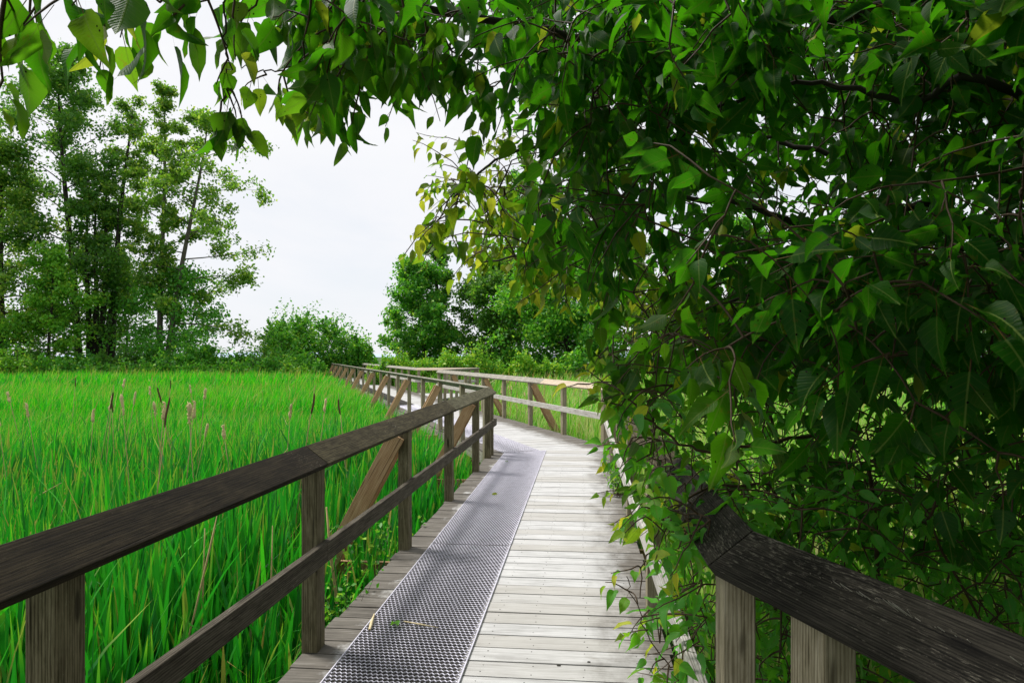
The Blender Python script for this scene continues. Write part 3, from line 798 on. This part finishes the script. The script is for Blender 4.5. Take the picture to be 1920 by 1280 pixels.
bush('willow_bush', 'broad rounded willow bush standing free between the tall trees and the open sky', 575, 690, 566, 54, 92, 19000, .22, 'bush_leaf', young=.22, seed=1, lumps=13, spiky=.35)
bush('willow_bush', 'lower right shoulder bush beside the broad rounded willow', 658, 690, 604, 54, 44, 7000, .22, 'bush_leaf', young=.22, seed=2, spiky=.3)
bush('willow_bush', 'grey green bush below the leaning tree limbs', 372, 700, 618, 48, 48, 3600, .2, 'bush_leaf', young=.1, seed=3, spiky=.25)
HL = 'low leafy bush in the hedge along the far edge of the left meadow'
for i, (px, top, r) in enumerate(((-40,650,50),(30,640,45),(85,652,42),(140,662,44),(195,664,42),(250,666,44),(300,660,40),(352,664,44),(410,668,44),(462,664,44),(512,658,40),(560,662,36),(598,676,26))):
    bush('hedge_bush', HL, px, 703, top, 46 if i < 11 else 45, r, 2400, .2, 'bramble_leaf' if i in (0, 1, 11) else 'bush_leaf', 'hedge bushes at the left meadow edge', .15, 20+i, depth=.7)
for i, (px, top, r) in enumerate(((-20,600,70),(70,625,60),(150,640,60),(235,632,60),(300,628,55),(365,640,55),(430,645,55),(490,640,50),(545,640,50),(640,650,40),(690,655,30))):
    bush('thicket_bush', 'dark bush in the thicket behind the low hedge of the left meadow', px, 700, top, 49 if px < 600 else 58, r, 2600, .24, 'tree_leaf_dark' if i % 2 else 'bush_leaf', 'thicket bushes behind the left hedge', .06, 120+i, depth=.6)
MG = 'trees behind the lookout bay'
tree('alder_tree', 'dense upright tree standing alone left of the middle group', 800, 690, 500, 52, 60, .03, 42, 12000, .23, .2, -18, 'bush_leaf', 'bark_dark', 1, MG, .18, seed=11, prof=(.9,1,.95,.75,.3), cl=.55)
tree('alder_tree', 'taller airy tree with dark trunk just behind the upright one', 828, 690, 435, 54, 48, .2, 26, 4200, .24, .26, -8, 'tree_leaf_dark', 'bark_dark', 1, MG, .1, seed=12, cl=.4)
tree('alder_tree', 'dark round tree in the middle of the far group', 930, 690, 495, 53, 76, .05, 40, 14000, .25, .25, 0, 'tree_leaf_dark', 'bark_dark', 1, MG, .12, seed=13, cl=.5)
tree('poplar_tree', 'tall thin tree rising behind the dark round one', 972, 690, 330, 58, 66, .2, 36, 8000, .26, .2, 5, 'bush_leaf', 'bark', 1, MG, .25, seed=14, cl=.4)
tree('maple_tree', 'broad bright green tree reaching down to the meadow', 1062, 690, 448, 48, 108, .03, 54, 26000, .24, .25, 5, 'bush_leaf', 'bark_dark', 1, MG, .22, seed=15, up=.45, prof=(1,1.05,.95,.7,.25), cl=.5)
bush('shade_bush', 'dark bush at the foot of the broad bright tree', 1110, 695, 600, 47, 75, 4500, .22, 'tree_leaf_dark', MG, .03, 51)
bush('shade_bush', 'dark bush under the dark round tree', 935, 690, 615, 52, 60, 3500, .24, 'tree_leaf_dark', MG, .03, 52)
tree('slim_tree', 'small light tree at the left foot of the upright tree', 748, 690, 585, 50, 26, .05, 16, 1800, .2, .08, 0, 'bush_leaf', 'bark', 1, MG, .25, seed=16)
for i, (px, top, r, mt, lb_) in enumerate(((1195,440,55,'tree_leaf','light airy tree right of the broad bright one, half behind leaves'),(1290,480,60,'tree_leaf_dark','dark tree glimpsed through the leaves right of the airy one'),
        (1400,420,70,'bush_leaf','green tree glimpsed behind the centre of the overhanging foliage'),(1540,470,75,'bush_leaf','wide green tree glimpsed behind the right foliage'),(1680,400,80,'bush_leaf','tall bright tree glimpsed through the sky gaps on the right'),(1830,470,80,'tree_leaf_dark','dark tree nearly hidden at the right picture edge'))):
    tree('alder_tree', lb_, px, 690, top, 50+i, r, .06, 26, 5000, .27, .2, 0, mt, 'bark', 1, MG, .15, seed=30+i)
for i, (px, top, r, lb_) in enumerate(((722,662,28,'small bramble mound at the left end of the bramble bank'),(775,655,42,'bramble mound below the upright tree'),(840,652,40,'long bramble mound behind the lookout bay'),(905,650,44,'highest yellow green bramble mound of the bank'),(965,658,38,'bramble mound right of the highest one'),(1025,668,34,'brownish bramble mound at the right end of the bank'))):
    bush('bramble_mound', lb_, px, 700, top-5, 40, r*1.2, 5200, .17, 'bramble_leaf', 'bramble mounds beyond the boardwalk', .35, 60+i, 'bramble', depth=.6)
for i, px in enumerate(range(1090, 1960, 95)):
    bush('hedge_bush', 'low dark bush along the far edge of the right meadow', px, 700, 668, 46, 60, 1800, .22, 'tree_leaf_dark', 'hedge bushes at the right meadow edge', .1, 80+i, depth=.6)

# ------------------------------------------------------------------ broad leaves of the overhanging tree
rows = [(.03,.12,.0), (.13,.255,.0), (.30,.325,-.012), (.50,.285,-.04), (.70,.185,-.09), (.88,.075,-.165)]
LV = [(0,0,0)]
for v, hw, z in rows: LV += [(-hw, v-.05*hw, z+.30*hw), (0, v, z), (hw, v-.05*hw, z+.30*hw)]
nr_ = len(rows); tip_ = 1+3*nr_
LV += [(0, 1.04, -.24), (-.010,-.42,.05), (.010,-.42,.05), (.010,.03,.004), (-.010,.03,.004)]
LV = np.array(LV, np.float32)
LQ = [(tip_+1, tip_+2, tip_+3, tip_+4)]
for r_ in range(nr_-1):
    o = 1+3*r_; LQ += [(o, o+1, o+4, o+3), (o+1, o+2, o+5, o+4)]
e_ = 1+3*(nr_-1)
LT = [(0, 2, 1), (0, 3, 2), (e_, e_+1, tip_), (e_+1, e_+2, tip_)]
LQ = np.array(LQ); LT = np.array(LT)
def broad_leaves(name, N, A, NR, size, young, mat, parent, wd=1.):
    n = len(N); x, y, z = rot_frames(A, NR)
    wv = RNG.normal(0, .012, (n, len(LV)))+.05*np.sin(LV[None, :, 1]*RNG.uniform(5, 11, (n, 1))+RNG.uniform(0, 6, (n, 1)))*np.sign(LV[None, :, 0])
    P = LV.copy(); P[:, 1] += .42
    cur = RNG.uniform(.2, 2.3, n)[:, None]; wid = wd*RNG.uniform(.66, 1.16, n)[:, None]
    V = N[:, None, :]+size[:, None, None]*((P[None, :, 0]*wid)[..., None]*x[:, None]+P[None, :, 1:2]*y[:, None]+(P[None, :, 2]*cur+wv*(np.abs(P[None, :, 0]) > .05))[..., None]*z[:, None])
    b = np.arange(n)[:, None, None]*len(LV)
    Q = (b+LQ[None]).reshape(-1, 4); T = (b+LT[None]).reshape(-1, 3)
    At = np.zeros((n, len(LV), 3), np.float32); At[:, :, 0] = LV[None, :, 0]; At[:, :, 1] = LV[None, :, 1]
    At[:, :, 2] = np.clip(RNG.normal(.5, .28, n), 0, 1)[:, None]
    return link(name, np_mesh(name, V.reshape(-1, 3), Q, T, {'luv': At.reshape(-1, 3), 'young': np.repeat(young, len(LV))}), mat, parent)

class Grow:
    def __init__(s): s.nodes = []; s.mb = MB(); s.main = MB(); s.N=[]; s.A=[]; s.NR=[]; s.S=[]; s.Y=[]; s.arr = None; s.cnt = 0
    def limb(s, pts, r0, r1):
        pts = [np.asarray(p, float) for p in pts]; out = []
        for i in range(len(pts)-1):
            p0 = pts[max(i-1, 0)]; p1 = pts[i]; p2 = pts[i+1]; p3 = pts[min(i+2, len(pts)-1)]
            for t in np.linspace(0, 1, 7)[:-1]:
                out.append(.5*((2*p1)+(-p0+p2)*t+(2*p0-5*p1+4*p2-p3)*t*t+(-p0+3*p1-3*p2+p3)*t**3)+RNG.normal(0, .006, 3))
        out.append(pts[-1]); n = len(out)
        s.main.tube(out, [r0+(r1-r0)*(i/(n-1))**.7 for i in range(n)], 7)
        s.push(out)
    def push(s, pts):
        s.nodes += list(pts)
    def near(s, p):
        if s.arr is None or len(s.nodes)-s.cnt > 40: s.arr = np.array(s.nodes); s.cnt = len(s.nodes)
        d = np.linalg.norm(s.arr-p, axis=1); k = int(d.argmin()); return s.arr[k], d[k]
    def twig(s, p, length, n, size, young=0., droop=.6, out=None, gap=True, link_max=1.3):
        q, dist = s.near(p)
        if dist < link_max:
            mid = (p+q)/2+np.array([0, 0, .12*dist])+RNG.normal(0, .06*dist, 3)
            cur = [q*(1-t)**2+2*mid*t*(1-t)+p*t*t for t in np.linspace(0, 1, 7)]
            s.mb.tube(cur, [.0036, .0034, .0032, .003, .0028, .0026, .0024], 4); s.push(cur[2:])
        d = (p-q)/(dist+1e-6) if out is None else np.asarray(out, float)
        d = d*.8+RNG.normal(0, .45, 3); d[2] -= .15; d /= np.linalg.norm(d)
        pts = [p]
        for i in range(4):
            d = d+RNG.normal(0, .14, 3)+np.array([0, 0, -.10]); d /= np.linalg.norm(d); pts.append(pts[-1]+d*length/4)
        s.mb.tube(pts, [.0028, .0025, .0022, .0018, .0012], 4)
        sgn = 1; side = np.cross(d, (0, 0, 1)); side /= np.linalg.norm(side)+1e-9
        for i in range(n):
            t = (i+.4)/n; j = min(3, int(t*4)); b = pts[j]+(pts[j+1]-pts[j])*(t*4-j); sgn = -sgn
            a = np.array([0, 0, -1.])*droop*random.uniform(.5, 1.3)+side*sgn*random.uniform(.2, .9)+d*random.uniform(.1, .7)+RNG.normal(0, .28, 3)
            nr = np.array([0, 0, .75])+RNG.normal(0, .6, 3)
            sz = size*random.uniform(.65, 1.2)*(1 if t < .75 else .8)
            s.N.append(b); s.A.append(a); s.NR.append(nr); s.S.append(sz)
            s.Y.append(min(1., max(0., young*random.uniform(.2, 1.5)*(1.3 if t > .7 else .7)+(.6 if random.random() < .02+young*.12 else 0))))
    def finish(s, root, mat, bark='bark_dark', wd=1.):
        s.main.build('limbs', M[bark], root, smooth=True); s.mb.build('twigs', M['twig'], root, smooth=True)
        broad_leaves('crown', np.array(s.N), np.array(s.A), np.array(s.NR), np.array(s.S), np.array(s.Y), M[mat], root, wd)

def outside(p):     # how far beyond the right railing (negative = over the walk)
    q = V2(p[0], p[1])
    a = np.dot(q-R1, RGT(D1)); b_ = np.dot(q-R1, RGT(D0))
    return max(a, b_) if p[1] > 1.2 else b_
LB = [(-60,-200),(0,-40),(20,520),(70,610),(110,740),(150,850),(190,900),(240,880),(300,825),(380,790),(430,815),(470,880),(505,1010),(540,1110),(580,1170),(700,1150),(760,1165),(900,1190),(1000,1225),(1280,1240)]
def lbound(py): return np.interp(py, [a for a, _ in LB], [b for _, b in LB])

t_root = empty('overhanging_tree', (3.3, 3.2, GZ), label='large leafy tree arching over the boardwalk from the right with drooping pointed leaves', cat='tree')
G = Grow(); o3 = np.array([3.3, 3.2, GZ])
tk = MB()
for pts, r in (([(0,0,0), (-.1,-.1,1.2), (-.05,-.3,2.4), (-.3,-.6,3.6), (-.7,-1.0,4.6)], (.16,.14,.12,.09,.05)), ([(.15,.2,0), (.35,.5,1.4), (.2,.5,2.8), (-.2,.4,4.2)], (.13,.11,.08,.04)), ([(.5,.1,0), (.6,.25,.9), (.5,.3,1.9), (.3,.35,2.8)], (.1,.085,.06,.035))):
    tk.tube([np.array(p) for p in pts], r, 9)
tr_o = tk.build('trunk', M['bark_dark'], t_root, smooth=True)
LIMBS = [
 ([(2.85,2.9,1.9), at(1920,5,2.35), at(1640,20,2.4), at(1400,45,2.6), at(1180,90,2.6), at(1000,55,2.4), at(800,20,2.2), at(560,-20,1.95), at(300,-70,1.55), at(80,-90,1.35)], .030, .006),
 ([(2.9,3.0,2.5), at(1600,-120,3.), at(1290,30,3.), at(1150,138,2.9), at(1095,225,2.9), at(1010,270,3), at(930,300,3.05), at(850,370,3.1)], .024, .004),
 ([(2.6,3.3,1.6), at(1920,275,2.7), at(1744,294,2.8), at(1619,290,2.9), at(1494,275,3), at(1400,244,3.1), at(1260,200,3.2)], .026, .006),
 ([(2.5,3.4,1.3), at(1800,400,3.2), at(1560,440,3.1), at(1400,385,3.1), at(1266,370,3.2), at(1179,361,3.3), at(1090,430,3.3), at(1000,470,3.3), at(880,500,3.35)], .022, .004),
 ([(2.6,3.2,1.2), at(1920,470,2.6), at(1700,510,2.7), at(1500,530,2.8), at(1350,570,2.9), at(1230,610,2.9)], .018, .004),
 ([(2.6,3.1,1.0), at(1920,600,2.4), at(1700,640,2.5), at(1500,640,2.6), at(1300,640,2.6), at(1220,650,2.6)], .016, .004),
 ([(2.9,2.9,2.2), at(1900,170,1.9), at(1700,190,2.0), at(1520,150,2.1), at(1350,200,2.2), at(1220,300,2.3)], .016, .004),
 ([(2.8,2.9,2.4), (1.9,1.6,3.0), (.9,1.0,3.05), (.1,.8,2.95), (-.8,.9,2.8)], .03, .006),
 ([(2.6,2.7,2.6), (2.0,.6,3.2), (1.2,-.6,3.4), (.4,-1.6,3.4)], .035, .008),
 ([(2.9,3.2,2.8), (2.2,3.6,3.8), (1.4,3.4,4.5), (.5,2.9,4.8), (-.4,2.4,4.9)], .035, .008),
 ([(3.0,3.2,1.4), (3.0,1.8,2.0), (2.6,.5,2.3), (2.0,-.9,2.4)], .03, .008),
]
for pts, r0, r1 in LIMBS: G.limb([np.asarray(p)-o3 for p in pts], r0, r1)
def lump3(p): return (sin(p[0]*6.1+sin(p[2]*4)*1.5)+sin(p[1]*5.3+1+sin(p[0]*3))+sin(p[2]*6.7+2+sin(p[1]*4)))/3
def put(px, py, Y, **k):
    p = at(px, py, Y); G.twig(p-o3, **k)
cnt = 0
# curtain seen in the picture: by depth bands
while cnt < 2250:
    py = random.uniform(-60, 1000); px = random.uniform(560, 2050)
    if px < lbound(py)+random.uniform(-10, 45): continue
    if py > 660 and random.random() < .55: continue
    far = random.random()
    Y = 2.0+2.6*far if px < 1250 else 1.5+3.4*far
    if py < 220 and px < 900: Y = random.uniform(1.7, 2.6)
    p = at(px, py, Y)
    if py > 760 and outside(p) < .25: continue
    if py > 560 and outside(p) < -.15: continue
    if py > 900 and Y < 2.3: continue
    dl = px-lbound(py)
    if 1470 < px < 1720 and 290 < py < 440 and random.random() < .8: continue
    if random.uniform(-.62, .55) > lump3(p): continue
    if 690 < py < 830 and px > 1250 and random.random() < .5: continue
    fr = 240 < py < 600 and dl < 190
    if fr and Y < 2.4: continue
    if py < 230 and px < 960 and random.random() < .55: continue
    yg = (.55 if fr else .10) if dl < 260 else .02
    G.twig(p-o3, length=random.uniform(.14, .30), n=random.randint(5, 9), size=random.uniform(.055, .078) if fr else (random.uniform(.062, .092) if random.random() < .8 else random.uniform(.09, .125)), young=yg, droop=.8 if (py < 560 and px < 1200) else .42, link_max=1.6); cnt += 1
# the fringe hanging at the top left, leaves close to the lens
for px, py, Y, n in ((10,-10,1.25,3),(60,-30,1.3,5),(150,-20,1.3,5),(205,0,1.35,6),(250,-10,1.35,6),(300,5,1.4,6),(345,10,1.45,6),(390,0,1.5,6),(330,-40,1.4,6),(200,-40,1.3,5),(100,-50,1.3,5),(440,0,1.6,5),(480,10,1.75,5),(540,20,1.8,5),(590,10,1.9,6),(410,-20,1.5,6),(520,-30,1.8,6),(620,-10,2,7),
                    (640,60,2.0,6),(700,70,2.,6),(760,60,2.,7),(820,70,2.1,7),(880,80,2.1,7),(700,10,2.,7),(780,0,2.,7),(860,20,2.1,7),(680,80,2.1,4),(740,100,2.1,4),(800,105,2.2,5)):
    put(px, py, Y, length=.14, n=n if px > 420 else max(2, n-2), size=.092 if px > 420 else .100, young=.16, droop=1.3, out=(-.5, 0, -.3))
# the long drooping spray against the sky
G.limb([at(680,70,2.1)-o3, at(600,95,2.05)-o3, at(545,120,2.0)-o3, at(490,135,2.0)-o3, at(455,128,1.95)-o3], .004, .0015)
for px, py, Y, n, yg in ((560,115,2.0,4,.25),(600,115,2.05,5,.2),(530,135,2.0,4,.4),(500,140,2.0,3,.45),(640,110,2.05,5,.15),(575,170,2.05,3,.3),(545,190,2.0,3,.5)):
    put(px, py, Y, length=.10, n=n+1, size=.07, young=yg, droop=1.4, out=(-.3, 0, -.6))
G.limb([at(425,-10,1.5)-o3, at(420,60,1.55)-o3, at(428,130,1.6)-o3, at(424,180,1.6)-o3], .003, .0012)
for px, py, n in ((428,110,2),(424,165,3),(415,190,3),(440,180,3)):
    put(px, py, 1.6, length=.07, n=n+1, size=.075, young=.15, droop=1.6, out=(.1, 0, -.8))
for px, py in ((-10,130),(5,150)):
    put(px, py, 1.3, length=.08, n=3, size=.07, young=.2, droop=1.3, out=(.3, 0, -.4), link_max=.6)
# unseen rest of the crown, oversized leaves added for their shade, over and behind the viewer and off to the right
c2 = 0
while c2 < 2500:
    p = np.array([random.uniform(-1.1, 5.6), random.uniform(-3.2, 6.0), random.uniform(.2, 6.1)])
    X, Y, Z = p
    e = ((X-2.5)/3.5)**2+((Y-1.4)/4.7)**2+((Z-2.9)/3.2)**2
    if e > 1: continue
    if Y > .2 and abs(X) < .86*Y and -.52*Y < Z-EYE < .62*Y: continue      # leave the picture's own part to the curtain above
    if Y > 1.6 and X < .75: continue
    if Z < 1.9 and (X < 2.0 or (Y > 0 and X < 1.02*Y)): continue
    if Z < 2.5 and outside(p) < .3: continue
    if np.linalg.norm(p-np.array([0, 0, EYE])) < 1.15: continue
    G.twig(p-o3, length=.35, n=10, size=.16, young=.05, droop=.6, link_max=2.); c2 += 1
G.finish(t_root, 'leaf')

# ------------------------------------------------------------------ shrub pushing through the right railing
s_root = empty('railing_shrub', (1.5, 2.9, GZ), label='bright leafy shrub with yellow shoots pushing through the right railing', cat='shrub')
o3 = np.array([1.5, 2.9, GZ]); G = Grow()
for pts, r0, r1 in (
  ([(1.5,2.9,GZ), (1.55,2.9,.2), at(1620,850,2.7), at(1500,820,2.6), at(1385,842,2.45), at(1290,835,2.4), at(1210,780,2.35), at(1160,730,2.3)], .012, .003),
  ([(1.5,2.9,GZ), (1.3,2.8,.1), at(1480,960,2.8), at(1350,910,2.7), at(1262,960,2.6), at(1215,1040,2.5), at(1200,1120,2.45)], .010, .002),
  ([(1.55,2.9,GZ), (1.3,2.6,-.1), at(1440,1120,2.7), at(1300,1100,2.6), at(1240,1150,2.55)], .008, .002),
  ([(1.5,3.,GZ), (1.4,3.2,.5), at(1420,720,3.0), at(1290,700,2.9), at(1190,690,2.8), at(1140,665,2.75)], .011, .003),
  ([(1.5,3.,GZ), (1.2,3.6,.2), at(1270,900,3.7), at(1190,850,3.6), at(1160,830,3.5)], .009, .002),
  ([(1.0,2.5,GZ), (.75,2.5,-.2), at(1310,1280,2.45), at(1245,1240,2.4), at(1200,1150,2.35), at(1175,1080,2.3)], .004, .0015),
  ([(1.6,2.9,GZ), (1.9,2.6,.2), at(1750,980,2.3), at(1850,900,2.2)], .008, .003)):
    G.limb([np.asarray(p)-o3 for p in pts], r0, r1)
c3 = 0
while c3 < 900:
    py = random.uniform(650, 1330) if random.random() < .5 else random.uniform(880, 1330); px = random.uniform(1130, 2000)
    if px < np.interp(py, [650, 700, 780, 900, 1000, 1100, 1300], [1190, 1180, 1190, 1205, 1225, 1240, 1270])+random.uniform(0, 30): continue
    Y = random.uniform(2.15, 3.9) if px < 1400 else random.uniform(2.2, 4.2)
    p = at(px, py, Y); ou = outside(p)
    if px > 1345 and ou < .22: continue
    if px <= 1345 and ou < -.22: continue
    if p[2] < -.3: continue
    if px <= 1345 and py > 760 and ou < .12 and random.random() < .72: continue
    dl = px-1150
    G.twig(p-o3, length=random.uniform(.10, .22), n=random.randint(4, 7), size=random.uniform(.055, .085), young=.30 if dl < 110 else .04, droop=.35, out=(-.6, -.2, .2) if dl < 200 else None, link_max=1.4); c3 += 1
for px, py, Y, n, yg in ((1160,880,3.6,4,.75),(1155,920,3.6,4,.7),(1150,830,3.4,4,.8),(1185,960,3.0,4,.5),(1195,1060,2.45,3,.4),(1185,1110,2.4,4,.3),(1215,1180,2.4,4,.3),(1230,1240,2.4,5,.35),(1250,1290,2.35,5,.2),(1150,700,2.6,5,.35),(1140,650,2.7,4,.45),(1150,620,2.8,4,.3),(1165,760,2.3,5,.3),(1105,720,2.5,2,.9),(1130,715,2.5,3,.8)):
    put(px, py, Y, length=.10, n=n, size=.06, young=yg, droop=.4, out=(-.7, -.2, .1))
for i in range(34):
    py = random.uniform(680, 1260); px = np.interp(py, [680, 780, 900, 1000, 1100, 1260], [1165, 1175, 1200, 1215, 1225, 1245])+random.uniform(-15, 110)
    Y = random.uniform(2.1, 2.7); p = at(px, py, Y)
    if px > 1345 and py > 950: continue
    yy = random.random()
    G.twig(p-o3, length=.12, n=random.randint(3, 5), size=random.uniform(.07, .092), young=.5 if yy < .3 else .06, droop=.4, out=(-.6, -.25, .1), link_max=1.4)
G.finish(s_root, 'shrub_leaf', 'twig', .8)

# ------------------------------------------------------------------ small weeds at the deck edges and litter on the strip
def weed(name, label, x, y, z0, h, spread, n_st, leaf, seed, young=.2):
    rr = random.Random(seed); root = empty(name, (x, y, z0), label=label, cat='weed')
    sb = MB(); C = []; 
    for i in range(n_st):
        a = rr.uniform(0, 6.28); q = rr.uniform(.2, 1)*spread; hh = h*rr.uniform(.5, 1)
        pts = [np.array([q*.3*cos(a), q*.3*sin(a), 0]), np.array([q*.6*cos(a), q*.6*sin(a), hh*.55]), np.array([q*cos(a), q*sin(a), hh])]
        sb.tube(pts, [.003, .0022, .001], 4)
        for k in range(15):
            t = rr.uniform(.15, 1); j = 0 if t < .5 else 1; p = pts[j]+(pts[j+1]-pts[j])*(t*2-j)
            C.append(p+np.array([rr.gauss(0, leaf*.6), rr.gauss(0, leaf*.6), rr.gauss(0, leaf*.3)]))
    C = np.array(C); n = len(C)
    sb.build('stems', M['twig'], root, smooth=True)
    crown_mesh('foliage', C, RNG.uniform(.6, 1.3, n)*leaf, (RNG.uniform(0, 1, n) < young)*.8, M['bush_leaf'], root)
p = at(1150, 905, 8.0); weed('deck_weed', 'small leafy weed sprouting from the right deck edge below the railing', 1.22, 8.1, 0, .5, .32, 26, .036, 3, .4)
weed('deck_weed', 'low weed clump at the notch in the left deck edge behind the second railing post', -1.16, 4.75, GZ+.2, .55, .28, 16, .04, 4)
weed('deck_weed', 'taller weed growing around the first brown brace', -1.22, 5.75, GZ, .95, .3, 16, .05, 5)
weed('deck_weed', 'weed clump beside the third railing post on the left', -1.0, 6.6, GZ, .75, .25, 12, .045, 6)
def litter(px, py, size, ang, label, mat='leaf', yg=.1):
    Y = F*(EYE-.02)/(py-668); p = at(px, py, Y)
    o = broad_leaves('fallen_leaf', np.array([[0, 0, 0.]]), np.array([[cos(ang), sin(ang), .12]]), np.array([[.25, -.35, .8]]), np.array([size]), np.array([yg]), M[mat], None)
    o.location = (p[0], p[1], .022); tag(o, label, 'leaf', 'leaves fallen on the boardwalk')
litter(752, 1178, .095, 2.2, 'curled bright green leaf lying on the nearest steel strip', 'shrub_leaf')
litter(918, 928, .08, .5, 'pale leaf lying on the steel strip halfway to the bend', 'leaf', .5)
litter(952, 866, .07, 1.9, 'tiny green leaf lying on the steel strip just before the bend')
litter(1168, 985, .05, 1.1, 'pale dry leaf on the dark mossy right edge of the deck', 'leaf', 1.)
litter(1176, 1012, .045, 2.6, 'small dry leaf just nearer than the pale one on the right deck edge', 'leaf', .8)
def straw(pts, w, label):
    mb = MB(); mb.tube([np.array(p) for p in pts], [w, w*1.3, w*.5], 4); tag(mb.build('dry_straw', M['straw'], None, (0, 0, 0), True), label, 'straw', 'straw on the boardwalk')
def dk(px, py, z=.02): Y = F*(EYE-z)/(py-668); return at(px, py, Y)
straw([dk(693,1180), dk(697,1165,.03), dk(702,1150)], .008, 'short pale straw lying at the left edge of the nearest steel strip')
straw([dk(757,1164), dk(790,1170,.025), dk(822,1176)], .004, 'thin pale straw beside the fallen green leaf on the strip')

# ------------------------------------------------------------------ sky, sun, camera
w = bpy.data.worlds.new('World'); S.world = w; w.use_nodes = True
nt = w.node_tree
for n_ in list(nt.nodes): nt.nodes.remove(n_)
b = NB(nt)
EL, AZ = R(57), R(-58)      # sun height; azimuth from +Y towards +X
sky = b.n('ShaderNodeTexSky', sky_type='NISHITA'); sky.sun_disc = False; sky.sun_elevation = EL; sky.sun_rotation = AZ
bg1 = b.n('ShaderNodeBackground', {'Color': sky.outputs[0], 'Strength': .1})
tc = b.n('ShaderNodeTexCoord').outputs['Generated']
nz = b.noise(b.mapv(tc, (1.3, 1.3, 3.2), (.4, .2, .1)), 1.6, 6, .55, .4)
cc = b.ramp(nz, [(.3, (.82,.85,.90)), (.5, (.90,.91,.945)), (.7, (.95,.95,.965))])
bg2 = b.n('ShaderNodeBackground', {'Color': cc, 'Strength': .66})
fac = b.n('ShaderNodeMapRange', {0: nz, 1: .30, 2: .5, 3: .88, 4: .985}).outputs[0]
mx = b.n('ShaderNodeMixShader', {0: fac, 1: bg1.outputs[0], 2: bg2.outputs[0]})
wo = b.n('ShaderNodeOutputWorld', {0: mx.outputs[0]})
sl = bpy.data.lights.new('sun', 'SUN'); sl.energy = 3.2; sl.angle = R(13); sl.color = (1., .97, .925)
so = bpy.data.objects.new('sun', sl); COL.objects.link(so)
from mathutils import Vector
dirv = Vector((sin(AZ)*cos(EL), cos(AZ)*cos(EL), sin(EL)))
so.rotation_euler = dirv.to_track_quat('Z', 'Y').to_euler(); so.location = (-20, 5, 40)
cam = bpy.data.cameras.new('camera'); co = bpy.data.objects.new('camera', cam); COL.objects.link(co)
co.location = (0, 0, EYE); co.rotation_euler = (R(90), 0, 0)
cam.sensor_width = 36; cam.lens = F/1920*36; cam.shift_y = 28/1920
cam.clip_start = .05; cam.clip_end = 8000
S.camera = co
S.render.engine = 'CYCLES'; S.cycles.max_bounces = 8; S.cycles.transmission_bounces = 6; S.cycles.diffuse_bounces = 4
S.cycles.use_denoising = True
S.view_settings.view_transform = 'Standard'; S.view_settings.look = 'None'; S.view_settings.gamma = 1; S.view_settings.exposure = .65
